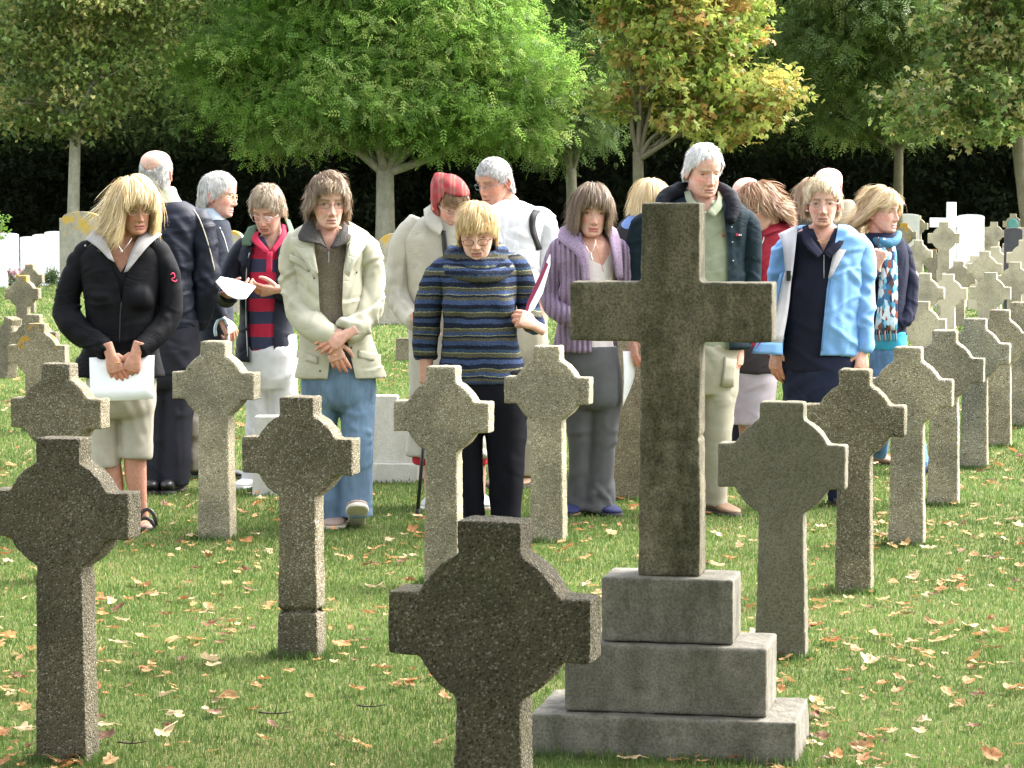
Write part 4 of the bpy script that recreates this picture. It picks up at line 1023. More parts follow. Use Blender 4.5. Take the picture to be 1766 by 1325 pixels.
# ------------------------------------------------------------------ hands
def hand_mesh(wrist, fdir, back, left=False, curl=(.35, .5, .35), spread=.06, thumb=(.5, .3), s=1.0, skin=(.55, .33, .25), straight=()):
    """palm, four unequal fingers, thumb from the side of the palm; fdir = finger direction, back = normal of the back of the hand"""
    X = np.array(fdir, float); X /= np.linalg.norm(X); Zb = np.array(back, float); Zb -= X * X.dot(Zb); Zb /= np.linalg.norm(Zb); Yt = np.cross(Zb, X)
    if left: Yt = -Yt
    B = np.stack([X, Yt, Zb], 1)
    mb = MB()
    mb.add(*tube(spline([(-.05, 0, 0), (0, 0, 0), (.03, .0, -.001), (.062, -.001, -.002), (.088, -.002, -.004)], 3), np.interp(np.linspace(0, 1, 13), [0, .35, .6, .85, 1], [.026, .0255, .036, .041, .036]), np.interp(np.linspace(0, 1, 13), [0, .35, .7, 1], [.019, .0175, .0155, .011]), ax=(0, 1, 0), n=14, p=2.6))
    base = [(.086, .029), (.092, .0095), (.088, -.0105), (.078, -.029)]; ln = [.070, .079, .073, .057]; rr = [.0088, .0090, .0086, .0076]
    for k in range(4):
        c = [x * (1 + .10 * k) for x in curl] if k not in straight else [x * .35 for x in curl]
        p = np.array([base[k][0] - .012, base[k][1], -.003]); yaw = spread * (1.5 - k); a = 0.0; P = [p - [.012, 0, 0], p]
        for q, fr in enumerate((.46, .30, .24)):
            a += c[q]; L = ln[k] * fr + (.012 if q == 0 else 0)
            p = p + L * np.array([math.cos(a) * math.cos(yaw), math.sin(yaw) * math.cos(a), -math.sin(a)]); P.append(p)
        P = spline(P, 3); mb.add(*tube(P, rr[k] * np.interp(np.linspace(0, 1, len(P)), [0, .35, .45, .7, 1], [1.05, 1.0, 1.06, .92, .74]), ax=(0, 1, 0), n=9)); mb.add(*ellipsoid(P[-1], (rr[k] * .74,) * 3, nu=8, nv=6))
    t1, t2 = thumb; p0 = np.array([.016, .022, -.006]); d1 = np.array([math.cos(.75), math.sin(.75) , -t1 * .6]); d1 /= np.linalg.norm(d1); d2 = np.array([math.cos(.75 - t2), math.sin(.75 - t2), -t1]); d2 /= np.linalg.norm(d2)
    P = spline([p0, p0 + d1 * .036, p0 + d1 * .036 + d2 * .032, p0 + d1 * .036 + d2 * .032 + (d2 + [.25, -.25, 0]) * .024], 3)
    mb.add(*tube(P, np.interp(np.linspace(0, 1, len(P)), [0, .35, .7, 1], [.015, .0115, .0105, .0075]), n=9)); mb.add(*ellipsoid(P[-1], (.0076,) * 3, nu=8, nv=6))
    V, f = mb.arrays(); V, f = remesh(V, f, .0030); V = smooth_np(V, f, 1, .5)
    skin = np.array(skin); C = np.tile(skin, (len(V), 1)); red = np.clip((V[:, 0] - .07) / .05, 0, 1)[:, None]; C = C * (1 - red * [0, .22, .26])
    C = C * (1 + .12 * vnoise(V * 60, 5))[:, None]
    return (V * s) @ B.T + np.asarray(wrist), f, C

# ------------------------------------------------------------------ garments
def wrinkled(V, f, amp, seed, freq=(9, 9, 17), folds=(), shallow=0.0):
    V = smooth_np(V, f, 4, .5); N = normals_np(V, f)
    W = V + .035 * np.stack([vnoise(V * 6, seed + 1), vnoise(V * 6, seed + 2), vnoise(V * 6, seed + 3)], 1)
    k = np.array(freq, float).max() / 13.0; d = .9 * vnoise(V * np.array(freq) * .5, seed + 12)
    for q, (A, wt) in enumerate(((28, 1.0), (-32, 1.0), (6, .7), (82, .8))):     # families of long folds, each only in places
        c, s_ = math.cos(rad(A)), math.sin(rad(A)); al = W[:, 0] * c + W[:, 2] * s_; ac = -W[:, 0] * s_ + W[:, 2] * c
        n = vnoise(np.stack([al * 3.2, V[:, 1] * 4.5, ac * 13 * k], 1), seed + 20 + q); msk = np.clip(1.6 * vnoise(V * 3.6 + 7 * q, seed + 30 + q) + .25, 0, 1.2)
        d = d + wt * msk * (1.3 * np.exp(-(n / .16) ** 2) - .9 * np.exp(-((n - .33) / .16) ** 2))
    d = .68 * amp * np.clip(d, -1.3, 2.2)
    V2 = V + N * d[:, None]
    for (a, b, h, w) in folds:           # explicit crease lines: world points a -> b
        a, b = np.asarray(a), np.asarray(b); ab = b - a; t = np.clip(((V - a) @ ab) / ab.dot(ab), 0, 1); q = a + t[:, None] * ab
        r = np.linalg.norm(V - q, axis=1); h = .7 * h; V2 = V2 + N * (h * np.exp(-(r / w) ** 2) - .45 * h * np.exp(-((r - 1.9 * w) / (w)) ** 2))[:, None]
    return smooth_np(V2, f, 2, .3)
def cut(V, f, cutters, solver='EXACT'):
    """take closed cutter prisms out of a closed garment"""
    objs = []
    for (cv, cf) in cutters:
        me = mesh_np('cut', cv, cf); bm = bmesh.new(); bm.from_mesh(me); bmesh.ops.recalc_face_normals(bm, faces=bm.faces); bm.to_mesh(me); bm.free()
        o = bpy.data.objects.new('cut', me); col.objects.link(o); objs.append(o)
    def mk(c):
        def fn(o):
            m = o.modifiers.new('b', 'BOOLEAN'); m.operation = 'DIFFERENCE'; m.object = c; m.solver = solver
        return fn
    me = temp_eval(V, f, [mk(c) for c in objs]); r = mesh_arrays(me); bpy.data.meshes.remove(me)
    for o in objs:
        m = o.data; bpy.data.objects.remove(o); bpy.data.meshes.remove(m)
    return r
def tri_faces(f): return f

def nar(rows, n, y1=60):
    """draw the torso in behind the hanging arms: rows between the shoulders and the hem"""
    top, bot = rows[2][0], rows[-1][0]; out = []
    for r in rows:
        w = min(1, max(0, (r[0] - top) / 45.0)) * min(1, max(.25, (bot - r[0]) / y1)); out.append((r[0], r[1] + n * w, r[2] - n * w) + tuple(r[3:]))
    return out
class Person:
    def __init__(s, px, pyb, label, Y=None, skin=(.56, .345, .26)):
        s.Y = Y if Y is not None else G(px, pyb)[1]; s.base = np.array([U(px, HOR, s.Y)[0], s.Y, 0.0]); s.k = s.Y / F
        s.e = empty('person', s.base, label, 'person'); s.skin = np.array(skin); s.body = MB(); s.core = MB(); s.px = px; s.bvh = []
    def P(s, px, py, dy=0.0): return U(px, py, s.Y + dy)
    def hit(s, px, py, off=.004):
        d = Vector(U(px, py, s.Y) - np.array([0, 0, CAM])).normalized(); o = Vector((0, 0, CAM)); best = None
        for b in s.bvh:
            h = b.ray_cast(o, d)
            if h[0] is not None and (best is None or h[3] < best[3]): best = h
        return s.P(px, py) if best is None else np.array(best[0] - d * off)
    def Q(s, p, off=.004): return s.P(*p) if len(p) > 2 else s.hit(p[0], p[1], off)
    def path(s, rows): return np.array([s.P(r[0], r[1], r[2] if len(r) > 2 else 0) for r in rows])
    def trunk(s, rows, grow=0.0, k=4, n=28, p=2.3):
        """rows: (py, left px, right px, half depth m, dy)"""
        A = []
        for r in rows:
            py, l, rt, dp = r[:4]; dy = r[4] if len(r) > 4 else 0
            c = s.P((l + rt) / 2, py, dy); A.append([*c, max(.01, (rt - l) / 2 * s.k + grow), max(.01, dp + grow)])
        A = spline(A, k); return tube(A[:, :3], A[:, 3], A[:, 4], n=n, p=p, horiz=True)
    def limb(s, rows, grow=0.0, k=4, n=16, flat=1.0):
        """rows: (px, py, radius px, dy)"""
        A = [[*s.P(r[0], r[1], r[3] if len(r) > 3 else 0), r[2] * s.k + grow] for r in rows]
        A = spline(A, k); return tube(A[:, :3], A[:, 3], A[:, 3] * flat, n=n)
    def garment(s, name, parts, mat, vox=.0085, amp=.006, seed=1, freq=(9, 9, 17), cuts=(), folds=(), extra=None, label=None, cdepth=(-.6, .02), fuse=False):
        fl = [(s.P(*a), s.P(*b), h, w) for a, b, h, w in folds]; m2 = MB()
        if fuse or name == 'trousers': parts = [list(parts)]; vox = min(vox, .0095)
        for q, pr in enumerate(parts):
            mb = MB()
            for v, f in (pr if isinstance(pr, list) else [pr]): mb.add(v, f)
            V, f = mb.arrays(); V, f = remesh(V, f, vox)
            V = wrinkled(V, f, amp * (1 if q == 0 else 1.25), seed + 13 * q, freq, fl)
            if cuts and q == 0: V, f = cut(V, f, [s.prism(c[0], *(c[1:] if len(c) > 1 else cdepth)) for c in cuts])
            m2.add(V, f)
        if extra:
            for v, ff in extra: m2.add(v, ff)
        s.bvh.append(BVHTree.FromPolygons([tuple(x) for x in np.concatenate(m2.v)], [tuple(x) for ff in m2.f for x in ff]))
        o = m2.build(name, [mat], s.e, s.base)
        if cuts:
            o.data.set_sharp_from_angle(angle=rad(50))
        if label: o['label'] = label
        return o
    def prism(s, poly, d0=-.6, d1=.02):
        a = [s.P(x, y, d0) for x, y in poly]; b = [s.P(x, y, d1) for x, y in poly]; n = len(poly); j = np.arange(n); j2 = (j + 1) % n
        return np.array(a + b), [np.stack([j, j2, j2 + n, j + n], 1), j[None, ::-1], (j + n)[None]]
    def add(s, name, parts, mat, parent=None, smooth=True, colr=None):
        mb = MB()
        for v, f in parts: mb.add(v, f, 0, colr)
        par = parent or s.e
        return mb.build(name, [mat], par, s.base if parent is None else s.base, smooth)
    def head(s, px, py, dy=0.0, yaw=0, pitch=0, roll=0, scale=1.0, lip=(.50, .20, .17), brow=(.22, .15, .09), lid=.2, male=False, age=.6, jaw=1.0, full=1.0, smile=0.0, hair=None, neck=None, nr=.052, seed=0, hs=1.0):
        s.hc = s.P(px, py, dy); s.hR = Rz(rad(yaw)) @ Rx(rad(pitch)) @ Ry(rad(roll)); s.hs = scale
        h = head_mesh(s.skin, lip, brow, lid, male, age, jaw, full, smile); V, f = h.arrays(); C = np.concatenate(h.c)
        if hair:
            st = dict(front=.070, temple=.035, side=.0, back=-.055, bald=None, only_front=False, cols=[(.35, .27, .17)]); st.update(hair); q = V
            hl = hairline(np.arctan2(q[:, 0], -q[:, 1] + .012), st['front'], st['temple'], st['side'], st['back']); m_ = np.clip((q[:, 2] - hl) / .006, 0, 1)
            m_[(np.abs(q[:, 0]) > .076) & (q[:, 2] < .03)] = 0
            if st['bald'] is not None: m_ *= np.clip(((st['bald'][0] - st['bald'][1] * np.clip(-q[:, 1] / .1, -1, 1) + (st['bald'][2] if len(st['bald']) > 2 else 0) * np.clip((np.abs(q[:, 0]) - .025) / .045, 0, 1)) - q[:, 2]) / .008, 0, 1)
            C = C * (1 - m_[:, None]) + np.array(st['cols']).mean(0) * .7 * m_[:, None]
        s.body.add(s.H(V), f, 0, C)
        if neck:                        # neck root pixel: runs from the skull to the shoulders
            b = s.P(*neck); t = s.H(np.array([0, .022, -.045])); mid = s.H(np.array([0, .018, -.095]))
            A = spline([[*t, nr * .95], [*mid, nr * .95], [*(mid * .45 + b * .55), nr], [*b, nr * 1.25], [*(b - [0, 0, .06]), nr * 1.5]], 4)
            v, ff = tube(A[:, :3], A[:, 3], A[:, 3] * .96, n=26); s.body.add(v, ff, 0, s.skin * [.97, .88, .85]); s.core.add(v, ff)
        if hair:
            h = hair_mesh(hair, seed or int(px)); V, f = h.arrays(); C = np.concatenate(h.c)
            mb = MB(); mb.add(s.H(V * hs), f, 0, C); mb.build('hair', [m_hair()], s.e, s.base, color=True)
    def H(s, V): return (np.asarray(V, float) * s.hs) @ s.hR.T + s.hc
    def glasses(s, col_=(.25, .20, .16), w=.021, h=.0145, r=.0010, y=-.093, z=-.004, rim=True, name='glasses', tint=None, drop=0.0):
        fr, parts = MB(), []
        rx = Rx(0)
        th = np.linspace(0, 2 * math.pi, 21)[:-1]
        for sx in (-1, 1):
            c, sn = np.cos(th), np.sin(th); P = np.stack([sx * .032 + w * np.sign(c) * np.abs(c) ** .7, y + .35 * (np.abs(sx * .032 + w * c) / .055) ** 2 * .018, z - drop + h * np.sign(sn) * np.abs(sn) ** .75], 1)
            lens = np.vstack([P, P.mean(0) - [0, .001, 0]]); j = np.arange(20); parts.append((s.H(lens), [np.stack([j, (j + 1) % 20, np.full(20, 20)], 1)]))
            Pc = np.vstack([P, P[:2]])
            if rim: fr.add(*[(s.H(a), b) for a, b in [tube(Pc, r, n=6)]][0])
            else: fr.add(*[(s.H(a), b) for a, b in [tube(P[1:10], r, n=6)]][0])
            tp = np.array([[sx * (.032 + w), P[0, 1], z - drop + .006], [sx * .074, y + .030, z + .006 - drop * .6], [sx * .079, -.010, z + .004], [sx * .079, .012, z + .002]])
            fr.add(*[(s.H(a), b) for a, b in [tube(tp, r * 1.1, n=6)]][0])
        br = np.array([[-.032 + w * .95, y, z - drop + .003], [0, y - .003, z - drop + .006], [.032 - w * .95, y, z - drop + .003]]); fr.add(*[(s.H(a), b) for a, b in [tube(br, r, n=6)]][0])
        o = fr.build(name, [m_plain('spectacle_frame_%d' % (hash(col_) % 9999), col_, .3, .5, .6)], s.e, s.base)
        for v, f in parts:
            mb = MB(); mb.add(v, f); l = mb.build('lens', [tint or m_glass()], o, s.base)
    def hand(s, px, py, fdir, back, dy=0.0, left=False, name=None, **kw):
        kw.setdefault('skin', s.skin * [1.02, .94, .91])
        V, f, C = hand_mesh(s.P(px, py, dy), fdir, back, left, **kw); s.body.add(V, f, 0, C)
    def leg(s, rows):
        r0 = rows[0]; rows = [(r0[0], r0[1] - 70, r0[2] * .90) + tuple(r0[3:])] + [(r[0], r[1], r[2] * (.93 if r[1] < 820 else .97)) + tuple(r[3:]) for r in rows]
        A = np.array([[*s.P(r[0], r[1], r[3] if len(r) > 3 else 0), r[2] * s.k] for r in rows]); A = spline(A, 4); t = np.linspace(0, 1, len(A))
        return tube(A[:, :3], A[:, 3], A[:, 3] * np.interp(t, [0, .25, .6, 1], [1.35, 1.3, 1.12, 1.1]), n=20)
    def bust(s, x1, x2, py, dy=-.085, r=.075):
        return [ellipsoid(s.P(x, py, dy), (r, r * .85, r * .95), nu=20, nv=14) for x in (x1, x2)]
    def sleeve(s, rows, inward):
        s.core.add(*s.limb(rows, -.028)); r = rows[0]; return s.limb([(r[0] + inward * r[2] * 1.0, r[1] - r[2] * .62, r[2] * .66, r[3] if len(r) > 3 else 0)] + list(rows), n=20)
    def limb_skin(s, rows, flat=1.0):
        v, f = s.limb(rows, flat=flat, n=18); s.body.add(v, f, 0, s.skin * [.92, .84, .80])
    def finish(s):
        if s.core.n:
            V, f = s.core.arrays(); V, f = remesh(V, f, .013); V = smooth_np(V, f, 3, .5); s.body.add(V, f, 0, s.skin * [.98, .88, .84])
        return s.body.build('body', [m_skin()], s.e, s.base, color=True)
    def shoe(s, px, py, yaw, mat, L=.26, w=.048, sole=None, dy=0.0, pitch=0, h=.062, lift=0.0, name='shoe'):
        c = s.P(px, py, dy); c[2] = lift
        ys = np.array([.115, .105, .06, .0, -.06, -.105, -.135, -.145]) * L / .26
        hw = np.array([.018, .031, .034, .036, .044, .042, .028, .010]) * w / .044
        hh = np.array([.045, h, h * 1.05, h * .85, h * .62, h * .48, h * .36, .016])
        A = spline(np.stack([0 * ys, ys, hh / 2 + .012, hw, hh / 2], 1), 3)
        v, f = tube(A[:, :3], A[:, 3], np.maximum(A[:, 4], .004), n=16, p=2.4); R = Rz(rad(yaw)) @ Rx(rad(pitch))
        par = s.add(name, [(v @ R.T + c, f)], mat)
        v2, f2 = tube(np.stack([A[:, 0], A[:, 1] * 1.02, 0 * A[:, 0] + .009], 1), A[:, 3] * 1.06 + .001, .010, n=14, p=4)
        mb = MB(); mb.add(v2 @ R.T + c, f2); mb.build('sole', [sole or m_plain('rubber_sole', (.05, .045, .04), .8)], par, s.base)
        return par
    def strip(s, name, A, B, mat, th=.003, k=4, parent=None):
        """solid flap between two polylines given in pixels (px,py,dy)"""
        a = spline([s.Q(p, th * .6 + .002) for p in A], k); b = spline([s.Q(p, th * .6 + .002) for p in B], k); m = 4
        rows = [a + (b - a) * t for t in np.linspace(0, 1, m)]
        v, f = sheet(np.array(rows), th); return s.add(name, [(v, f)], mat, parent)
    def cord(s, name, pts, r, mat, k=5, n=8, parent=None):
        C = spline([s.Q(p, r * .6) for p in pts], k); return s.add(name, [tube(C, r, n=n)], mat, parent)
    def button(s, name, px, py, dy, mat, r=.007, parent=None):
        v, f = ellipsoid(s.P(px, py, dy) if dy is not None else s.hit(px, py, .001), (r, r * .5, r), nu=10, nv=6); return s.add(name, [(v, f)], mat, parent)
# ------------------------------------------------------------------ the visitors
def thin(name, rows, mat, label, cat, Y, th=.0015, k=4, origin=None, sub=None):
    """paper or board held in a hand: solid sheet between pixel polylines (px, py, dy)"""
    A, B = rows; a = spline([U(p[0], p[1], Y + p[2]) for p in A], k); b = spline([U(p[0], p[1], Y + p[2]) for p in B], k)
    R = np.array([a + (b - a) * t for t in np.linspace(0, 1, 5)]); o0 = R.mean((0, 1)); v, f = sheet(R, th)
    mb = MB(); mb.add(v, f); o = mb.build(name, [mat], None, o0); o.location = o0
    return tag(o, label, cat)

def people():
    paper = m_plain('paper', (.90, .90, .92), .6, .2, nscale=12, namp=.03)
    whiteleather = m_plain('white_leather', (.72, .71, .69), .5, .4)
    blackleather = m_plain('black_leather', (.022, .02, .02), .4, .5)
    brownleather = m_plain('brown_leather', (.22, .14, .085), .6, .3)
    silver = m_plain('silver', (.7, .68, .64), .25, .5, .9)
    gold = m_plain('gold', (.75, .50, .18), .3, .5, .9)
    zipm = m_plain('zip_metal', (.45, .45, .44), .4, .5, .6)
    BL, DK = [(.62, .46, .23), (.76, .62, .37), (.50, .35, .16), (.84, .74, .54)], None

    # ---- blonde woman in the black jacket with a white sheet
    p = Person(232, 910, 'blonde long-haired woman in black jacket and beige cropped trousers holding a white sheet', skin=(0.532, 0.299, 0.216))
    Tr = nar([(408, 184, 242, .07), (422, 156, 264, .09), (438, 134, 284, .105), (480, 128, 292, .13), (530, 134, 286, .135), (585, 136, 284, .135), (622, 126, 285, .14), (650, 119, 290, .145)], 13)
    sl = [(150, 440, 25), (124, 490, 24), (115, 535, 23, -.02), (143, 577, 22, -.10), (186, 609, 16, -.185)]
    sr = [(270, 436, 25), (292, 490, 23), (292, 545, 22, -.03), (268, 580, 20, -.10), (237, 606, 16, -.185)]
    p.core.add(*p.trunk(Tr[:6], -.035)); p.core.add(*p.limb(sl, -.025)); p.core.add(*p.limb(sr, -.025))
    jk = m_cloth('black_nylon', (.0065, .0065, .008), .75, 'nylon', spec=.1)
    j = p.garment('jacket', [[p.trunk(Tr)] + p.bust(183, 237, 515), p.sleeve(sl, 1), p.sleeve(sr, -1)], jk, amp=.007, seed=2, freq=(7, 7, 15),
              cuts=[([(176, 400), (244, 400), (234, 436), (216, 486), (209, 520), (203, 486), (184, 440)],)],
              folds=[((120, 540, -.06), (165, 560, -.2), .012, .018), ((285, 545, -.1), (255, 560, -.2), .012, .016), ((135, 470, -.1), (160, 520, -.16), .009, .016), ((268, 470, -.1), (240, 540, -.16), .009, .018), ((150, 600, -.15), (205, 640, -.16), .008, .016)])
    p.garment('top', [p.trunk(Tr[1:7], -.02)], m_cloth('black_jersey', (.010, .010, .011), .9), amp=.002, seed=3, cuts=[([(170, 396), (250, 396), (230, 438), (208, 470), (190, 438)],)])
    lin = m_cloth('grey_lining', (.33, .31, .30), .7)
    p.strip('lapel', [(162, 397, -.02), (182, 414, -.085), (197, 452, -.145)], [(147, 412, -.03), (168, 427, -.10), (187, 446, -.145)], lin, parent=j)
    p.strip('lapel', [(246, 396, -.02), (229, 428, -.11), (214, 470, -.15)], [(279, 404, -.01), (256, 424, -.10), (220, 468, -.152)], lin, parent=j)
    p.cord('zip', [(209, 522), (207, 550), (206, 590)], .003, m_cloth('dark_zip', (.03, .03, .03)), parent=j)
    p.cord('emblem', [(294, 474), (299, 471), (301, 478), (296, 482), (302, 486), (305, 483)], .0026, m_plain('pink_thread', (.65, .05, .12), .7), parent=j)
    p.button('snap', 147, 424, None, zipm, .005, parent=j)
    p.head(231, 357, -.03, yaw=26, pitch=12, roll=-3, lid=.35, lip=(.42, .14, .12), neck=(212, 428, .0), age=.55, full=1.02,
           hair=dict(n=4200, length=.235, fringe=.085, sidelen=.23, fz=.036, fzs=.020, fthin=.45, vol=.42, front=.070, temple=.04, crown=(-.01, .02, .10), grav=.62, wind=(-.45, .25, .05), curl=.42, cols=BL, lift=.3, comb=(0, -.05, 0), flip=.9, steps=12))
    p.glasses((.72, .66, .58), w=.020, h=.0125, r=.0009, rim=True)
    p.cord('necklace', [(196, 408, -.09), (205, 424, -.118), (211, 432, -.122), (219, 424, -.12), (228, 410, -.09)], .0014, silver); p.button('pendant', 210, 434, -.126, silver, .006)
    p.hand(190, 610, (.35, -.1, -1), (-.1, -1, .05), -.195, False, curl=(.25, .35, .25)); p.hand(235, 608, (-.30, -.1, -1), (.1, -1, .05), -.195, True, curl=(.5, .75, .5))
    ring = p.cord('ring', [(198, 627, -.215), (203, 625, -.222), (207, 627, -.215)], .002, gold)
    cp = m_cloth('beige_cotton', (.38, .345, .28), .85)
    p.garment('trousers', [p.trunk([(610, 152, 268, .12), (650, 150, 270, .13), (700, 150, 268, .13), (720, 155, 264, .10)]), p.leg([(181, 690, 30), (180, 745, 29), (184, 806, 28)]), p.leg([(236, 690, 31), (236, 745, 31), (234, 791, 31)])], cp, amp=.005, seed=4, freq=(7, 7, 11),
              folds=[((215, 700, -.13), (245, 760, -.1), .01, .02), ((240, 690, -.13), (255, 740, -.08), .008, .018), ((165, 740, -.1), (190, 780, -.1), .008, .016)])
    p.core.add(*p.limb([(205, 590, 40), (190, 700, 18), (186, 780, 13)])); p.core.add(*p.limb([(215, 590, 40), (232, 700, 18), (233, 780, 13)]))
    p.limb_skin([(186, 770, 18), (196, 828, 17), (205, 880, 10), (207, 903, 10)]); p.limb_skin([(233, 760, 19), (234, 822, 19), (243, 872, 11), (247, 899, 11)])
    for (x, y) in ((206, 906), (247, 905)):
        p.limb_skin([(x, y - 6, 11, .03), (x + 2, y + 1, 12, -.05), (x + 4, y + 5, 12, -.13), (x + 5, y + 7, 8, -.17)], flat=.7)
        so = p.add('sandal', [tube(np.array([p.base + [(x + 3 - p.px) * p.k, yy, .012] for yy in (.07, .03, -.05, -.12, -.17, -.185)]), [.02, .034, .036, .043, .034, .012], .012, n=16, p=4)], blackleather)
        for q, (yy, zz) in enumerate(((-.115, .045), (-.03, .075))):
            c = p.base + [(x + 3 - p.px) * p.k, yy, 0]; a = np.linspace(0, math.pi, 9); p.add('strap', [tube(np.stack([c[0] + .041 * np.cos(a), c[1] + 0 * a, .012 + zz * np.sin(a)], 1), .009, .004, n=8)], blackleather, so)
    p.finish()
    thin('paper_sheet', ([(154, 617, 0), (210, 615, -.012), (266, 613, 0)], [(156, 691, -.03), (210, 691, -.045), (265, 688, -.03)]), paper, 'blank white paper sheet held in front of the beige cropped trousers', 'paper', p.Y - .166)

    # ---- balding man seen from behind
    p = Person(290, 850, 'balding grey-haired man in navy jacket seen from behind, back to the viewer', skin=(0.627, 0.399, 0.317))
    Tr = nar([(346, 252, 318, .085), (360, 230, 340, .11), (385, 222, 352, .13), (440, 224, 352, .145), (500, 228, 350, .145), (566, 230, 347, .15)], 14)
    sl = [(230, 385, 24), (214, 450, 23), (214, 520, 20, .05), (225, 560, 18, .12)]; sr = [(344, 386, 24), (355, 445, 23), (355, 505, 22, .0), (338, 565, 19, .05)]
    nv = m_cloth('navy_nylon', (.008, .010, .020), .6, 'nylon', spec=.22)
    p.core.add(*p.trunk(Tr, -.03)); p.core.add(*p.limb(sr, -.025)); p.core.add(*p.limb(sl, -.025))
    j = p.garment('jacket', [p.trunk(Tr), p.sleeve(sl, 1), p.sleeve(sr, -1)], nv, amp=.008, seed=11, freq=(6, 6, 13), folds=[((300, 380, -.14), (345, 430, -.1), .012, .02), ((290, 410, -.15), (340, 500, -.12), .010, .02), ((345, 470, -.09), (372, 500, -.02), .012, .015)])
    p.garment('collar', [p.trunk([(322, 256, 302, .066), (338, 250, 308, .078), (352, 246, 318, .088), (358, 244, 320, .09)])], m_cloth('stone_cotton', (.44, .43, .33), .85), amp=.004, seed=12)
    p.cord('piping', [(334, 362), (344, 378), (354, 405), (363, 435), (370, 466)], .0028, m_plain('cream_piping', (.5, .46, .36), .7), parent=j)
    p.head(270, 298, .0, yaw=168, pitch=-6, male=True, neck=(280, 352, .02), nr=.06, hair=dict(n=3200, length=.022, fringe=.02, reach=0, vol=.04, bald=(.020, .004, .055), back=-.062, side=.0, crown=(0, .03, .12), grav=.55, curl=.12, cols=[(.62, .61, .59), (.46, .45, .43), (.74, .73, .70), (.36, .34, .33)], lift=.12))
    gt = m_cloth('charcoal_cotton', (.026, .026, .034), .9, spec=.1)
    p.garment('trousers', [p.trunk([(550, 240, 344, .13), (600, 246, 343, .14), (650, 250, 338, .13), (670, 255, 334, .10)]), p.leg([(311, 640, 29), (307, 740, 27), (302, 837, 26)]), p.leg([(266, 640, 27), (266, 740, 24), (266, 837, 22)])], gt, amp=.005, seed=13, freq=(7, 7, 10), folds=[((290, 600, -.13), (330, 650, -.1), .01, .02), ((300, 650, -.1), (306, 800, -.08), .006, .012)])
    p.shoe(297, 849, 172, blackleather); p.shoe(266, 847, 178, blackleather); p.finish()
    Y = p.Y + .08; c = U(333, 770, Y); e = empty('tote_bag', [c[0], Y, .02], 'olive tan slouchy tote bag hanging beside the charcoal trouser leg', 'bag')
    tb = m_cloth('olive_canvas', (.20, .18, .14), .7, 'nylon'); mb = MB(); V, f = tube(spline([[*U(331, y, Y), a * p.k, b] for y, a, b in ((704, 9, .03), (725, 15, .05), (770, 18, .07), (800, 17, .07), (813, 11, .05))], 4)[:, :3], spline([[a * p.k] for a in (9, 15, 18, 17, 11)], 4)[:, 0], np.full(17, .06), n=20); V, f = remesh(V, f, .01); V = wrinkled(V, f, .007, 5); mb.add(V, f); mb.build('sack', [tb], e, e.location)
    mb = MB(); mb.add(*tube(spline([U(325, 712, Y), U(322, 640, Y), U(328, 580, Y + .02), U(335, 640, Y + .03), U(338, 712, Y + .02)], 5), .008, .004, n=8)); mb.build('handle', [blackleather], e, e.location)

    # ---- man in profile with a stick
    p = Person(372, 838, 'white-haired man in profile with gold glasses and a walking stick', Y=14.9, skin=(0.627, 0.380, 0.298))
    Tr = [(378, 346, 390, .09), (394, 340, 398, .14), (440, 338, 402, .17), (520, 342, 400, .165), (590, 343, 402, .165)]
    sl = [(354, 410, 20, -.10), (358, 470, 19, -.16), (370, 524, 17, -.17), (382, 550, 14, -.17)]
    p.core.add(*p.trunk(Tr, -.03))
    j = p.garment('jumper', [p.trunk(Tr), p.sleeve(sl, .3)], m_cloth('ink_wool', (.018, .022, .032), .9), amp=.006, seed=21)
    p.garment('shirt_collar', [p.trunk([(358, 340, 374, .06), (372, 343, 386, .068), (388, 350, 394, .078)])], m_cloth('pale_blue_cotton', (.46, .54, .62), .8), amp=.003, seed=22)
    p.cord('piping', [(379, 392), (387, 412), (394, 437)], .0025, m_plain('white_piping', (.7, .7, .7), .6), parent=j)
    p.head(377, 336, .0, yaw=76, pitch=8, lid=.25, male=True, age=.9, brow=(.6, .55, .5), neck=(362, 384, .0), nr=.058, hair=dict(n=3000, length=.038, fringe=.028, reach=.05, fz=.066, vol=.10, front=.076, temple=.045, back=-.075, side=-.002, crown=(0, .05, .1), grav=.4, curl=.14, comb=(-.3, .1, 0), cols=[(.66, .65, .61), (.50, .49, .45), (.76, .75, .72)], lift=.18))
    p.glasses((.70, .55, .28), w=.021, h=.016, r=.0011)
    p.hand(383, 552, (.55, -.05, -.7), (.35, -.7, .6), -.18, False, curl=(.75, 1.0, .6))
    p.garment('trousers', [p.trunk([(575, 342, 402, .155), (640, 344, 400, .145), (660, 348, 396, .12)]), p.leg([(362, 640, 22, -.06), (360, 740, 19, -.06), (358, 828, 17, -.06)]), p.leg([(382, 640, 22, .1), (380, 740, 19, .1), (380, 822, 17, .1)])], m_cloth('dark_grey_wool', (.035, .034, .034), .95), amp=.004, seed=23)
    p.shoe(362, 842, 75, blackleather); p.shoe(382, 834, 75, blackleather); p.finish()
    Y = p.Y - .2; b = np.array([U(398, 330, Y)[0], Y, 0]); e = empty('walking_stick', b, 'pale blue crook-handled walking stick beside the man in profile', 'walking stick')
    mb = MB(); mb.add(*tube(spline([U(372, 580, Y), U(371, 566, Y), U(377, 552, Y), U(387, 550, Y), U(393, 562, Y)], 4), .0085, n=10)); mb.build('handle', [m_plain('pale_blue_plastic', (.55, .68, .75), .35, .5)], e, b)
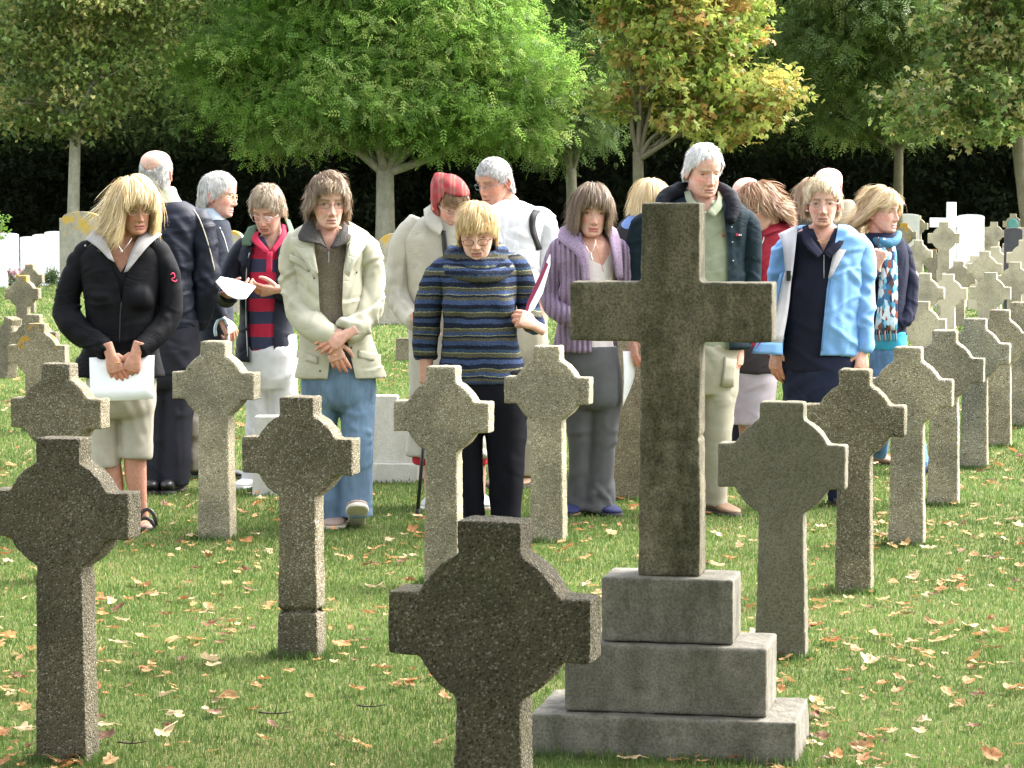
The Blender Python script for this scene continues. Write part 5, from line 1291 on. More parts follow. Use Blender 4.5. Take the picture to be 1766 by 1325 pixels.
    mb = MB(); mb.add(*tube([U(393, 562, Y), U(394, 600, Y), b + [0, 0, .01]], .008, n=10)); mb.build('shaft', [m_plain('steel_tube', (.5, .52, .55), .3, .5, .6)], e, b)

    # ---- woman reading papers, striped rugby shirt
    p = Person(455, 842, 'woman in a red and navy striped rugby shirt and open navy jacket reading papers', Y=14.45, skin=(0.570, 0.351, 0.269))
    Tr = nar([(404, 442, 494, .08), (418, 420, 510, .105), (445, 408, 518, .13), (500, 404, 520, .14), (560, 402, 518, .145), (622, 400, 516, .15)], 12)
    sl = [(424, 432, 22), (402, 470, 22, 0), (390, 510, 20, -.06), (396, 509, 15, -.20)]; sr = [(506, 430, 22), (512, 475, 21), (506, 510, 19, -.06), (480, 500, 14, -.19)]
    nv2 = m_cloth('navy_showerproof', (.008, .010, .020), .6, 'nylon', spec=.22)
    p.core.add(*p.trunk(Tr[:4], -.04))
    j = p.garment('jacket', [p.trunk(Tr), p.sleeve(sl, 1), p.sleeve(sr, -1)], nv2, amp=.006, seed=31, cuts=[([(444, 396), (486, 396), (480, 430), (474, 500), (471, 640), (430, 640), (427, 520), (429, 470), (434, 430)],)])
    sh = m_stripes('rugby_stripes', [(0, (.40, .022, .055)), (.5, (.040, .045, .085))], .132, .85, .001, False)
    p.garment('shirt', [p.trunk([(408, 444, 490, .075), (424, 428, 500, .10), (480, 424, 500, .128), (560, 422, 498, .132), (606, 424, 494, .132)])], sh, amp=.004, seed=32, cuts=[([(446, 392), (490, 392), (466, 432)],)])
    red = m_cloth('red_cotton', (.42, .022, .06), .8); grn = m_cloth('green_lining', (.085, .14, .085), .8)
    p.strip('shirt_collar', [(448, 398, -.05), (446, 410, -.10), (464, 432, -.145)], [(438, 402, -.06), (434, 416, -.115), (457, 437, -.15)], red); p.strip('shirt_collar', [(486, 386, -.02), (484, 405, -.09), (466, 432, -.145)], [(494, 390, -.02), (492, 411, -.095), (471, 439, -.15)], red)
    p.strip('placket', [(460, 434, -.15), (459, 470, -.158)], [(470, 434, -.15), (469, 470, -.158)], red)
    p.strip('hood', [(446, 386, -.0), (440, 404, -.07), (432, 424, -.12)], [(428, 392, .0), (418, 412, -.07), (417, 424, -.10)], grn, parent=j); p.strip('hood', [(490, 376, .02), (497, 396, -.05), (496, 416, -.09)], [(500, 380, .03), (508, 402, -.03), (508, 420, -.07)], grn, parent=j)
    p.cord('zip', [(430, 436), (425, 470), (424, 540), (427, 615)], .0025, zipm, parent=j)
    p.head(461, 360, -.06, yaw=-17, pitch=30, roll=3, lid=.9, lip=(.40, .16, .14), age=.8, full=1.04, neck=(470, 412, .0), hair=dict(n=3000, length=.05, fringe=.035, reach=.25, fz=.050, vol=.16, front=.070, back=-.07, side=.0, crown=(.0, .05, .1), grav=.35, curl=.32, wind=(-.2, 0, 0), cols=[(.36, .28, .19), (.48, .39, .28), (.27, .20, .13), (.56, .48, .38)], lift=.25))
    p.glasses((.75, .68, .62), w=.024, h=.019, r=.0012, z=-.010)
    p.hand(396, 507, (.75, -.55, .1), (-.1, -.75, -.65), -.22, False, curl=(.5, .7, .4)); p.hand(478, 499, (-.85, -.45, -.1), (.1, -.75, -.65), -.21, True, curl=(.5, .7, .4))
    wt = m_cloth('white_cotton', (.58, .575, .58), .85)
    p.garment('trousers', [p.trunk([(596, 424, 512, .135), (640, 420, 514, .14), (670, 424, 510, .11)]), p.leg([(446, 645, 26), (444, 740, 23), (439, 832, 21)]), p.leg([(489, 645, 27), (490, 740, 24), (488, 826, 22)])], wt, amp=.005, seed=33, freq=(7, 7, 10))
    p.shoe(434, 844, -22, whiteleather, sole=whiteleather); p.shoe(489, 840, 5, whiteleather, sole=whiteleather); p.finish()
    thin('papers', ([(361, 475, .02), (400, 481, 0), (442, 494, .02)], [(392, 509, -.10), (408, 516, -.10), (424, 516, -.10)]), paper, 'folded white papers being read by the woman in the striped rugby shirt', 'papers', p.Y - .30)

    # ---- woman in the cream jacket and jeans
    p = Person(592, 908, 'woman with wavy brown hair in open cream jacket and blue jeans, hands crossed', skin=(0.598, 0.380, 0.298))
    Tr = nar([(390, 538, 600, .08), (402, 514, 622, .105), (418, 496, 636, .125), (470, 492, 644, .145), (540, 498, 650, .15), (600, 502, 662, .155), (652, 503, 672, .16)], 15)
    sl = [(510, 424, 25), (508, 480, 26), (513, 532, 25, -.06), (545, 568, 23, -.14), (577, 584, 18, -.18)]; sr = [(626, 424, 25), (639, 480, 25), (638, 532, 25, -.05), (616, 560, 22, -.13), (594, 574, 18, -.18)]
    cj = m_cloth('cream_cotton', (.43, .41, .31), .85, 'nylon', spec=.2)
    p.core.add(*p.trunk(Tr[:5], -.04)); p.core.add(*p.limb(sl, -.03)); p.core.add(*p.limb(sr, -.03))
    j = p.garment('jacket', [p.trunk(Tr), p.sleeve(sl, 1), p.sleeve(sr, -1)], cj, amp=.011, seed=41, freq=(7, 7, 13),
              cuts=[([(538, 380), (602, 380), (598, 424), (592, 470), (590, 530), (594, 565), (604, 610), (622, 690), (560, 690), (570, 610), (556, 568), (551, 530), (549, 480), (543, 430)],)],
              folds=[((492, 460, -.08), (535, 520, -.18), .013, .016), ((500, 520, -.12), (560, 545, -.24), .014, .016), ((650, 470, -.08), (610, 535, -.2), .013, .016), ((655, 530, -.08), (612, 548, -.2), .012, .015), ((515, 600, -.16), (560, 650, -.17), .010, .02), ((650, 590, -.1), (620, 640, -.17), .010, .02), ((505, 440, -.1), (545, 470, -.16), .010, .014)])
    sw = m_cloth('taupe_knit', (.165, .135, .10), .95, 'knit')
    p.garment('jumper', [p.trunk([(396, 545, 598, .075), (414, 524, 614, .10), (480, 518, 618, .125), (600, 520, 626, .13), (625, 522, 630, .13)])], sw, amp=.003, seed=42, cuts=[([(544, 376), (594, 376), (567, 434)],)])
    dkc = m_cloth('dark_collar', (.055, .05, .045), .9, 'knit')
    p.strip('jumper_collar', [(541, 378, -.02), (546, 398, -.09), (563, 428, -.142)], [(523, 388, -.03), (515, 413, -.115), (553, 420, -.155)], dkc, .006); p.strip('jumper_collar', [(592, 382, -.02), (587, 400, -.09), (569, 428, -.142)], [(602, 392, -.03), (604, 414, -.115), (579, 428, -.155)], dkc, .006)
    p.cord('zip', [(567, 434), (567, 454)], .0022, zipm)
    hd = [(515, 392, .02), (512, 412, -.06), (528, 440, -.14), (547, 470, -.165)]; p.strip('hood', [(536, 380, .03), (530, 400, -.04), (541, 432, -.14), (549, 470, -.165)], [(508, 398, .03), (505, 420, -.06), (524, 448, -.145), (540, 478, -.168)], cj, .008, parent=j)
    p.strip('hood', [(600, 382, .03), (606, 402, -.04), (600, 432, -.14), (593, 470, -.165)], [(628, 398, .03), (632, 420, -.06), (615, 448, -.145), (602, 478, -.165)], cj, .008, parent=j)
    for x, y in ((527, 452), (542, 480), (521, 437), (606, 600), (552, 640), (615, 470)): p.button('button', x, y, None, m_plain('brown_button', (.10, .085, .06), .4), .0048, j)
    p.strip('pocket_flap', [(500, 438), (518, 446), (534, 456)], [(499, 450), (516, 459), (532, 469)], cj, .004, parent=j); p.strip('pocket_flap', [(618, 604), (640, 608), (656, 612)], [(618, 617), (640, 622), (657, 626)], cj, .004, parent=j); p.strip('pocket_flap', [(512, 604), (530, 610), (548, 615)], [(511, 617), (530, 623), (548, 628)], cj, .004, parent=j)
    p.head(566, 349, -.03, yaw=15, pitch=8, lid=.35, lip=(.44, .20, .17), age=.75, jaw=.96, neck=(567, 412, .0), nr=.05, hair=dict(n=3600, length=.085, fringe=.055, reach=.4, sidelen=.075, fz=.056, fzs=.018, fthin=.35, vol=.30, front=.074, temple=.045, back=-.06, crown=(-.02, .04, .1), grav=.30, curl=.5, wind=(-.35, .1, .05), comb=(.35, -.15, 0), cols=[(.22, .145, .085), (.32, .225, .135), (.44, .335, .225), (.15, .095, .055)], lift=.3, flip=.5))
    p.glasses((.16, .10, .09), w=.021, h=.013, r=.001)
    p.hand(598, 577, (-.85, -.15, -.45), (.1, -1, .25), -.205, True, curl=(.3, .4, .3)); p.hand(571, 590, (.35, -.1, -.9), (-.1, -1, .1), -.185, False, curl=(.3, .45, .3))
    p.cord('ring', [(574, 613, -.21), (577, 612, -.215), (580, 613, -.21)], .0022, gold)
    jn = m_cloth('blue_denim', (.12, .185, .27), .85, 'denim')
    p.garment('trousers', [p.trunk([(600, 524, 642, .13), (650, 519, 648, .14), (690, 521, 648, .13), (705, 530, 640, .10)]), p.leg([(553, 685, 33), (556, 760, 28, -.02), (566, 840, 25), (576, 901, 26)]), p.leg([(617, 685, 33), (617, 760, 30, -.06), (616, 830, 29, -.04), (617, 893, 29, -.04)])], jn, amp=.005, seed=43, freq=(6, 6, 10), folds=[((600, 735, -.14), (640, 748, -.1), .008, .012), ((598, 770, -.14), (640, 760, -.1), .008, .012), ((605, 860, -.1), (640, 870, -.06), .008, .012)])
    p.shoe(584, 908, -14, m_plain('dusky_suede', (.33, .24, .20), .8), sole=m_plain('pale_sole', (.5, .45, .36), .7)); p.shoe(616, 896, 4, m_plain('dusky_suede_b', (.33, .24, .20), .8), sole=m_plain('cream_sole', (.62, .58, .48), .7), pitch=-28, lift=.05, dy=-.09); p.finish()

    # ---- woman with the red headscarf
    p = Person(772, 882, 'woman wearing a red headscarf and long pale raincoat, leaning forward', Y=13.5, skin=(0.570, 0.362, 0.288))
    Tr = nar([(372, 730, 800, .08, -.12), (388, 708, 826, .11, -.10), (420, 692, 845, .14, -.08), (480, 690, 850, .15, -.05), (560, 692, 850, .155, 0), (650, 696, 852, .165, 0), (740, 696, 854, .175, 0), (786, 694, 856, .18, 0)], 10)
    sl = [(708, 400, 23, -.1), (687, 455, 23, -.08), (688, 510, 23, -.08), (706, 543, 19, -.18), (721, 556, 16, -.26)]; sr = [(838, 402, 22, -.08), (850, 460, 22, -.05), (850, 530, 20, -.05)]
    p.core.add(*p.trunk(Tr[:6], -.035)); p.core.add(*p.limb(sl, -.025))
    rc = m_cloth('pale_raincoat', (.42, .40, .335), .85, 'nylon', spec=.2)
    j = p.garment('coat', [p.trunk(Tr), p.sleeve(sl, 1), p.sleeve(sr, -1)], rc, amp=.008, seed=51, freq=(8, 8, 7), folds=[((690, 470, -.15), (705, 530, -.2), .013, .016), ((680, 500, -.14), (712, 535, -.25), .012, .014), ((735, 420, -.2), (728, 700, -.16), .010, .03), ((700, 620, -.08), (704, 780, -.08), .012, .025)])
    p.strip('coat_collar', [(745, 352, -.11), (758, 374, -.20), (764, 392, -.235)], [(731, 362, -.11), (735, 387, -.215), (757, 408, -.25)], rc, .007, parent=j)
    p.strip('bag_strap', [(761, 398), (763, 430), (770, 500)], [(769, 398), (772, 430), (779, 500)], blackleather, .004)
    p.head(777, 352, -.16, yaw=24, pitch=26, roll=4, lid=.8, lip=(.42, .15, .14), neck=(768, 400, -.06), hair=dict(n=900, length=.07, fringe=.045, reach=.15, only_front=True, fz=.028, vol=.07, front=.06, crown=(0, .03, .1), grav=.6, curl=.2, cols=[(.26, .16, .085), (.36, .24, .13), (.2, .12, .06)], lift=.25))
    p.glasses((.6, .5, .45), w=.021, h=.015)
    t = NT('headscarf_cloth'); v = t.coord(); wv = t.n.new('ShaderNodeTexWave'); wv.inputs['Scale'].default_value = 5.5; wv.inputs['Distortion'].default_value = 2.5; t.l.new(v, wv.inputs['Vector'])
    w2 = t.n.new('ShaderNodeTexWave'); w2.bands_direction = 'Z'; w2.inputs['Scale'].default_value = 6; w2.inputs['Distortion'].default_value = 3; t.l.new(v, w2.inputs['Vector'])
    t.color(t.mix(t.math('MULTIPLY', w2.outputs['Fac'], .45), t.ramp(wv.outputs['Fac'], [(.2, (.24, .022, .028)), (.55, (.30, .04, .042)), (.8, (.22, .13, .10)), (.95, (.28, .05, .048))]), (.17, .075, .06))).rough(.85, .15)
    ev, ef = ellipsoid((0, 0, 0), (1, 1, 1), nu=64, nv=44); S_ = SK_C + [0, .006, 0] + ev * (SK_R * 1.15)
    low = np.clip((SK_C[2] - .0 - S_[:, 2]) / .13, 0, 1); S_[:, 2] -= .045 * low; S_[:, 1] = np.where(low > 0, S_[:, 1] * (1 - .25 * low), S_[:, 1]); S_[:, 0] *= 1 - .12 * low
    pk = np.exp(-(((S_ - [-.02, .115, .045]) / [.07, .07, .06]) ** 2).sum(1)); S_ += pk[:, None] * np.array([-.01, .050, .028])
    S_ += .004 * (1 - np.abs(vnoise(S_ * [9, 9, 30], 3)) * 2)[:, None] * ev
    face = np.all(((S_[:, 1] > -.050 + .35 * np.clip(.035 - np.abs(S_[:, 2] - .0), 0, .03)) | (S_[:, 2] > .078))[ef[0]], 1); tf = np.all(S_[ef[1]][:, :, 1] > -.2, 1)
    mb = MB(); mb.add(p.H(S_), [ef[0][face], ef[1][tf]]); 
    kn, kf = ellipsoid((0, -.075, -.150), (.024, .018, .018)); mb.add(p.H(kn), kf)
    for sx in (-1, 1):
        v_, f_ = sheet(np.array([[p.H([sx * .004, -.078, -.150]), p.H([sx * .022, -.088, -.185])], [p.H([sx * .022, -.072, -.150]), p.H([sx * .050, -.080, -.182])]]), .003); mb.add(v_, f_)
    o = mb.build('headscarf', [t.mat], p.e, p.base); md = o.modifiers.new('thick', 'SOLIDIFY'); md.thickness = .003
    p.garment('skirt', [p.trunk([(765, 708, 848, .15), (800, 710, 846, .15)])], m_cloth('red_wool', (.40, .02, .03), .9), amp=.004, seed=52)
    p.core.add(*p.limb([(765, 560, 30), (745, 700, 16), (742, 800, 11)])); p.core.add(*p.limb([(790, 560, 30), (820, 700, 16), (824, 800, 11)]))
    p.limb_skin([(742, 790, 14), (744, 840, 12), (745, 872, 9)]); p.limb_skin([(824, 790, 14), (826, 840, 11), (828, 874, 8)])
    gs = m_plain('pale_canvas', (.55, .55, .52), .8); p.shoe(746, 880, -5, gs, sole=whiteleather, L=.24); p.shoe(830, 882, 18, gs, sole=whiteleather, L=.24)
    p.hand(721, 556, (.4, -.3, -.8), (-.3, -.8, .4), -.28, False, curl=(.8, 1.0, .6)); p.finish()
    Y = p.Y - .30; b = G(720, 895); Yb = b[1]; e = empty('walking_cane', b, 'black walking cane leaning on the grass by the raincoat hem', 'walking stick')
    mb = MB(); mb.add(*tube([U(736, 600, p.Y - .3), U(730, 770, p.Y - .3), b + [0, 0, .03]], .0085, n=10)); mb.build('shaft', [m_plain('black_lacquer', (.012, .012, .012), .3, .5)], e, b)
    mb = MB(); mb.add(*tube([U(722, 592, p.Y - .30), U(738, 590, p.Y - .30), U(748, 598, p.Y - .30)], .011, n=10)); mb.build('handle', [blackleather], e, b)
    mb = MB(); mb.add(*tube([b + [.003, 0, .045], b + [0, 0, .0]], [.011, .013], n=10)); mb.build('rubber_tip', [m_plain('tip_rubber', (.02, .02, .02), .8)], e, b)

    # ---- man in the white shirt behind
    p = Person(885, 838, 'grey-haired man in a white long-sleeved shirt with a black backpack strap', Y=14.5, skin=(0.532, 0.285, 0.202))
    Tr = nar([(346, 842, 898, .09), (358, 822, 926, .115), (378, 806, 946, .14), (430, 810, 948, .155), (500, 814, 942, .155), (532, 815, 940, .155)], 13)
    sr = [(936, 384, 23), (946, 430, 22), (948, 480, 21), (936, 520, 18, -.06)]; sl = [(816, 386, 23), (802, 440, 22), (802, 510, 20)]
    ws = m_cloth('white_jersey', (.64, .645, .66), .85)
    p.core.add(*p.trunk(Tr, -.03))
    j = p.garment('shirt', [p.trunk(Tr), p.sleeve(sr, -1), p.sleeve(sl, 1)], ws, amp=.007, seed=61, folds=[((890, 400, -.16), (940, 420, -.1), .011, .018), ((900, 440, -.16), (945, 470, -.1), .011, .018), ((925, 440, -.12), (958, 450, -.05), .01, .014)])
    p.head(852, 313, -.04, yaw=-42, pitch=18, male=True, lid=.8, age=.7, neck=(872, 356, .0), nr=.064, scale=1.03, hair=dict(n=4200, length=.022, fringe=.018, reach=0, fz=.055, vol=.05, front=.062, back=-.075, crown=(0, .05, .1), grav=.2, curl=.15, cols=[(.46, .45, .43), (.60, .59, .57), (.34, .32, .31), (.68, .67, .66)], lift=.18))
    p.glasses((.25, .25, .27), w=.021, h=.012)
    kh = m_cloth('khaki_cotton', (.31, .285, .215), .9)
    p.garment('trousers', [p.trunk([(522, 820, 944, .145), (600, 820, 946, .145), (640, 826, 944, .12)]), p.leg([(856, 630, 31), (860, 740, 25), (862, 822, 23)]), p.leg([(912, 630, 32), (912, 740, 26), (910, 820, 23)])], kh, amp=.006, seed=62, freq=(7, 7, 13))
    p.shoe(911, 839, -25, brownleather); p.shoe(862, 839, -20, brownleather); p.hand(934, 523, (-.2, -.3, -.9), (.8, -.5, 0), -.07, True); p.finish()
    bp = m_cloth('black_webbing', (.016, .015, .015), .7); e = empty('backpack', p.base + [.03, .2, 1.2], 'small black backpack worn by the man in the white shirt', 'backpack')
    V, f = p.trunk([(385, 850, 925, .07, .24), (400, 836, 936, .09, .25), (470, 832, 938, .10, .26), (520, 836, 934, .08, .25)]); mb = MB(); mb.add(V, f); mb.build('pack', [bp], e, e.location)
    for A, B in (([(920, 361), (914, 372), (913, 390), (918, 410), (926, 432)], [(933, 364), (925, 374), (923, 390), (927, 408), (934, 430)]),):
        a = spline([p.hit(*q, .004) for q in A], 4); b_ = spline([p.hit(*q, .004) for q in B], 4); v, f = sheet(np.array([a, (a + b_) / 2 - [0, .004, 0], b_]), .007); mb = MB(); mb.add(v, f); mb.build('strap', [bp], e, e.location)

    # ---- woman in the striped sweater
    p = Person(845, 905, 'woman with blonde short hair and glasses in a blue striped cowl-neck sweater', Y=12.75, skin=(0.608, 0.390, 0.307))
    Tr = nar([(434, 792, 858, .08), (446, 770, 880, .105), (460, 754, 898, .13), (510, 750, 908, .155), (560, 751, 905, .16), (620, 752, 910, .155), (660, 751, 915, .16)], 14)
    sl = [(764, 468, 25), (742, 515, 25), (735, 565, 23), (734, 620, 19)]; sr = [(889, 463, 24), (905, 505, 22, .02), (916, 545, 20, -.02), (924, 563, 16, -.13)]
    p.core.add(*p.trunk(Tr[:5], -.035)); p.core.add(*p.limb(sl, -.025)); p.core.add(*p.limb(sr, -.025))
    B_, N_, O_, Y_, T_ = (.042, .064, .135), (.012, .016, .030), (.075, .070, .048), (.20, .20, .105), (.032, .055, .095)
    stp = m_stripes('sweater_stripes', [(0, N_), (.09, B_), (.20, N_), (.26, O_), (.35, Y_), (.375, T_), (.45, N_), (.55, B_), (.66, O_), (.73, N_), (.78, Y_), (.80, B_), (.88, O_), (.955, Y_), (.975, N_)], .185, .98, .007)
    j = p.garment('sweater', [[p.trunk(Tr)] + p.bust(793, 860, 528, -.095, .08), p.sleeve(sl, 1), p.sleeve(sr, -1)], stp, amp=.006, seed=71, freq=(7, 7, 12), folds=[((760, 590, -.15), (800, 640, -.17), .008, .02), ((745, 560, -.09), (725, 575, -.05), .010, .012), ((760, 520, -.16), (745, 470, -.1), .010, .018)])
    rg = []
    for rx, yb, yf, rr, dp in ((44, 424, 456, 13, .10), (53, 438, 478, 13, .13), (37, 420, 444, 10, .08)):
        a = np.linspace(0, 2 * math.pi, 15)[:-1]; pts = [(823 + rx * math.sin(q) , yb + (yf - yb) * (.5 + .5 * math.cos(q)) + 3 * math.sin(2 * q), rr, -dp * math.cos(q) - .01) for q in a]; pts.append(pts[0]); rg.append(p.limb(pts, k=3, n=12))
    p.garment('cowl_collar', rg, m_stripes('cowl_stripes', [(0, B_), (.2, N_), (.32, O_), (.55, T_), (.62, N_), (.8, B_), (.92, Y_)], .10, .98, .02), vox=.008, amp=.006, seed=72)
    p.head(822, 398, -.09, yaw=-3, pitch=24, roll=-2, lid=.85, lip=(.42, .17, .15), age=.75, full=1.06, scale=1.03, smile=.15, neck=(824, 446, .0), hair=dict(n=3800, length=.085, fringe=.06, reach=.6, sidelen=.048, fz=.046, fzs=.016, vol=.20, front=.070, temple=.042, back=-.06, crown=(.005, .04, .1), grav=.55, curl=.18, cols=[(.60, .42, .19), (.72, .54, .28), (.50, .33, .14), (.80, .64, .38)], lift=.18, comb=(-.12, -.1, 0)))
    p.glasses((.05, .035, .03), w=.022, h=.015, r=.0012, z=-.016)
    p.limb_skin([(734, 606, 13), (735, 640, 12), (733, 662, 10)]); p.hand(733, 658, (.05, -.1, -1), (-.75, -.65, 0), 0, False, curl=(.3, .4, .3))
    p.hand(924, 562, (-.75, -.35, .45), (.30, -.85, .35), -.14, True, curl=(1.0, 1.25, .8), thumb=(.9, .5)); p.cord('ring', [(909, 545, -.22), (913, 541, -.222)], .0022, gold)
    bk = m_cloth('black_trouser', (.006, .006, .009), .9, spec=.12)
    p.garment('trousers', [p.trunk([(648, 760, 912, .145), (690, 764, 914, .145), (720, 770, 912, .11)]), p.leg([(798, 705, 38), (806, 800, 29), (818, 893, 20)]), p.leg([(872, 705, 41), (873, 800, 34), (872, 893, 27)])], bk, amp=.005, seed=73, freq=(7, 7, 12))
    p.shoe(818, 906, -8, blackleather); p.shoe(872, 906, 8, blackleather); p.finish()
    Y = p.Y - .12; e = empty('folder', U(925, 500, Y), 'white folder with a maroon edge clutched under the striped sweater arm', 'folder')
    def poly(pts, d, th, mat, name):
        n = len(pts); a = [U(x, y, Y + d + .0012 * (560 - y)) for x, y in pts]; b = [q + [0, th, 0] for q in a]; j = np.arange(n); mb = MB(); mb.add(np.array(a + b), [np.stack([j, (j + 1) % n, (j + 1) % n + n, j + n], 1), j[None, ::-1], (j + n)[None]]); mb.build(name, [mat], e, e.location, smooth=False)
    poly([(903, 548), (912, 524), (928, 488), (941, 455), (949, 438), (949, 458), (936, 506), (922, 532)], 0, .012, paper, 'pages'); poly([(899, 562), (909, 522), (926, 484), (942, 452), (946, 456), (932, 490), (914, 526), (905, 556)], -.006, .004, m_plain('maroon_card', (.16, .012, .04), .5), 'cover')

    # ---- woman in the purple cardigan
    p = Person(1020, 887, 'brown-haired woman in a lilac ribbed cardigan and grey flared trousers', skin=(0.627, 0.399, 0.317))
    Tr = nar([(400, 988, 1048, .08), (414, 968, 1064, .105), (434, 956, 1074, .13), (500, 952, 1078, .15), (560, 950, 1072, .15), (606, 948, 1070, .155)], 13)
    sl = [(969, 432, 23), (954, 475, 21), (952, 520, 20, -.02), (978, 545, 18, -.13), (1012, 552, 16, -.17)]; sr = [(1068, 435, 21), (1082, 490, 20), (1078, 530, 18, -.05), (1050, 550, 16, -.14)]
    p.core.add(*p.trunk(Tr[:5], -.035)); p.core.add(*p.limb(sl, -.025))
    lc = m_ribbed('lilac_rib', (.30, .22, .31)); lp = m_cloth('lilac_plain', (.30, .22, .31), .95, 'knit')
    j = p.garment('cardigan', [[p.trunk(Tr)] + p.bust(990, 1044, 505, -.075, .075), p.sleeve(sl, 1), p.sleeve(sr, -1)], lc, amp=.004, seed=81, cuts=[([(1000, 390), (1048, 390), (1057, 430), (1064, 480), (1066, 625), (1022, 625), (1017, 500), (1011, 440)],)])
    p.garment('camisole', [p.trunk(Tr[1:6], -.02)], m_cloth('pink_white_cotton', (.70, .62, .61), .85), amp=.003, seed=82, cuts=[([(980, 372), (1062, 372), (1050, 440), (1040, 458), (1026, 452), (1008, 425)],)])
    p.strip('collar', [(986, 384, .03), (992, 402, -.06), (1012, 434, -.145), (1018, 490, -.16)], [(966, 395, .02), (964, 414, -.07), (996, 444, -.15), (1006, 494, -.168)], lp, .010, parent=j); p.strip('collar', [(1050, 388, .03), (1050, 405, -.05), (1057, 440, -.125), (1063, 480, -.13)], [(1062, 396, .02), (1068, 412, -.04), (1072, 445, -.10), (1074, 480, -.10)], lp, .010, parent=j)
    p.head(1021, 364, -.03, yaw=7, pitch=9, roll=3, lid=.3, lip=(.52, .15, .14), age=.35, neck=(1022, 420, .0), nr=.05, hair=dict(n=4000, length=.18, fringe=.08, reach=.6, fz=.032, fzs=.014, fthin=.35, sidelen=.145, vol=.26, front=.068, temple=.022, back=-.06, crown=(0, .03, .11), grav=.7, wind=(-.25, .1, 0), curl=.16, cols=[(.15, .10, .06), (.24, .165, .10), (.35, .26, .165), (.11, .07, .04)], lift=.22, flip=.9, steps=12))
    p.cord('necklace', [(1002, 410, -.09), (1011, 426, -.128), (1019, 437, -.135), (1025, 426, -.13), (1028, 408, -.09)], .0016, silver); p.cord('pendant', [(1019, 437, -.137), (1020, 444, -.14), (1022, 449, -.142)], .0045, silver); p.cord('necklace', [(1027, 412, -.10), (1030, 430, -.13), (1036, 452, -.14), (1041, 470, -.145)], .002, m_plain('copper', (.42, .22, .12), .35, .5, .8))
    for x in (989, 1042): p.button('earring', x, 393, -.02, silver, .005)
    gf = m_cloth('grey_jersey', (.10, .10, .103), .92, spec=.12)
    p.garment('trousers', [p.trunk([(596, 964, 1066, .14), (650, 968, 1072, .14), (690, 974, 1072, .13), (705, 980, 1068, .10)]), p.leg([(1001, 690, 28), (1000, 790, 21), (1000, 880, 23)]), p.leg([(1043, 690, 29), (1037, 790, 24), (1029, 882, 31)])], gf, amp=.006, seed=83, freq=(8, 8, 7), folds=[((1010, 720, -.12), (1006, 860, -.08), .010, .014), ((1040, 720, -.12), (1020, 860, -.08), .010, .014), ((1030, 840, -.08), (1055, 875, -.06), .010, .012)])
    ns = m_plain('navy_suede', (.015, .02, .075), .8); p.shoe(988, 886, -12, ns, L=.25); p.shoe(1043, 888, 22, ns, L=.25); p.finish()

    # ---- blonde woman mostly hidden behind the memorial cross
    p = Person(1118, 836, 'blonde bobbed woman in a blue jacket half hidden behind the tall stone cross', Y=15.0)
    Tr = nar([(374, 1086, 1152, .09), (390, 1068, 1168, .12), (420, 1058, 1178, .14), (520, 1058, 1178, .15), (640, 1058, 1178, .155)], 8)
    p.core.add(*p.trunk(Tr, -.03)); bj = m_cloth('periwinkle_nylon', (.11, .19, .40), .6, 'nylon')
    j = p.garment('jacket', [p.trunk(Tr), p.limb([(1074, 410, 21), (1066, 470, 20), (1066, 540, 19), (1070, 600, 16)]), p.limb([(1160, 410, 21), (1172, 470, 20), (1172, 560, 19)])], bj, amp=.008, seed=91)
    p.strip('collar', [(1094, 362, .02), (1092, 384, -.08), (1094, 412, -.16)], [(1070, 385, .0), (1064, 404, -.08), (1082, 430, -.165)], m_cloth('black_fleece', (.012, .012, .013), .95), .012, parent=j)
    p.head(1122, 350, .0, yaw=28, pitch=16, lid=.6, neck=(1116, 394, 0), hair=dict(n=3400, length=.17, fringe=.08, reach=.6, fz=.026, sidelen=.15, vol=.24, front=.066, temple=.025, crown=(0, .03, .11), grav=.7, curl=.14, cols=[(.66, .50, .26), (.78, .64, .40), (.54, .39, .18), (.84, .74, .52)], lift=.18, wind=(-.1, 0, 0), steps=11))
    p.garment('trousers', [p.trunk([(630, 1068, 1170, .14), (680, 1070, 1168, .13)]), p.leg([(1094, 670, 26), (1096, 826, 20)]), p.leg([(1146, 670, 26), (1146, 826, 20)])], gt, amp=.004, seed=92)
    p.shoe(1096, 838, 10, blackleather); p.shoe(1146, 838, 10, blackleather); p.finish()

    # ---- tall white-haired man
    p = Person(1205, 886, 'tall white-haired man in a dark green jacket and sage polo shirt, looking down', skin=(0.646, 0.390, 0.312))
    Tr = nar([(342, 1172, 1256, .09), (354, 1142, 1284, .12), (376, 1120, 1296, .145), (430, 1106, 1302, .16), (520, 1108, 1300, .165), (600, 1106, 1298, .17)], 14)
    sl = [(1114, 392, 26), (1100, 440, 26), (1098, 510, 24, -.02), (1096, 575, 20, -.05)]; sr = [(1286, 388, 25), (1290, 450, 24), (1288, 530, 23, 0), (1278, 592, 19, -.03)]
    p.core.add(*p.trunk(Tr[:5], -.045)); p.core.add(*p.limb(sl, -.025)); p.core.add(*p.limb(sr, -.025))
    dg = m_cloth('deep_green_nylon', (.009, .018, .024), .8, 'nylon', spec=.1)
    j = p.garment('jacket', [p.trunk(Tr), p.sleeve(sl, 1), p.sleeve(sr, -1)], dg, amp=.006, seed=101, cuts=[([(1188, 325), (1242, 325), (1250, 380), (1255, 430), (1258, 620), (1190, 620), (1186, 420)],)], folds=[((1270, 420, -.15), (1300, 470, -.08), .011, .016), ((1262, 390, -.15), (1275, 480, -.14), .010, .016)])
    pl = m_cloth('sage_pique', (.25, .27, .185), .9)
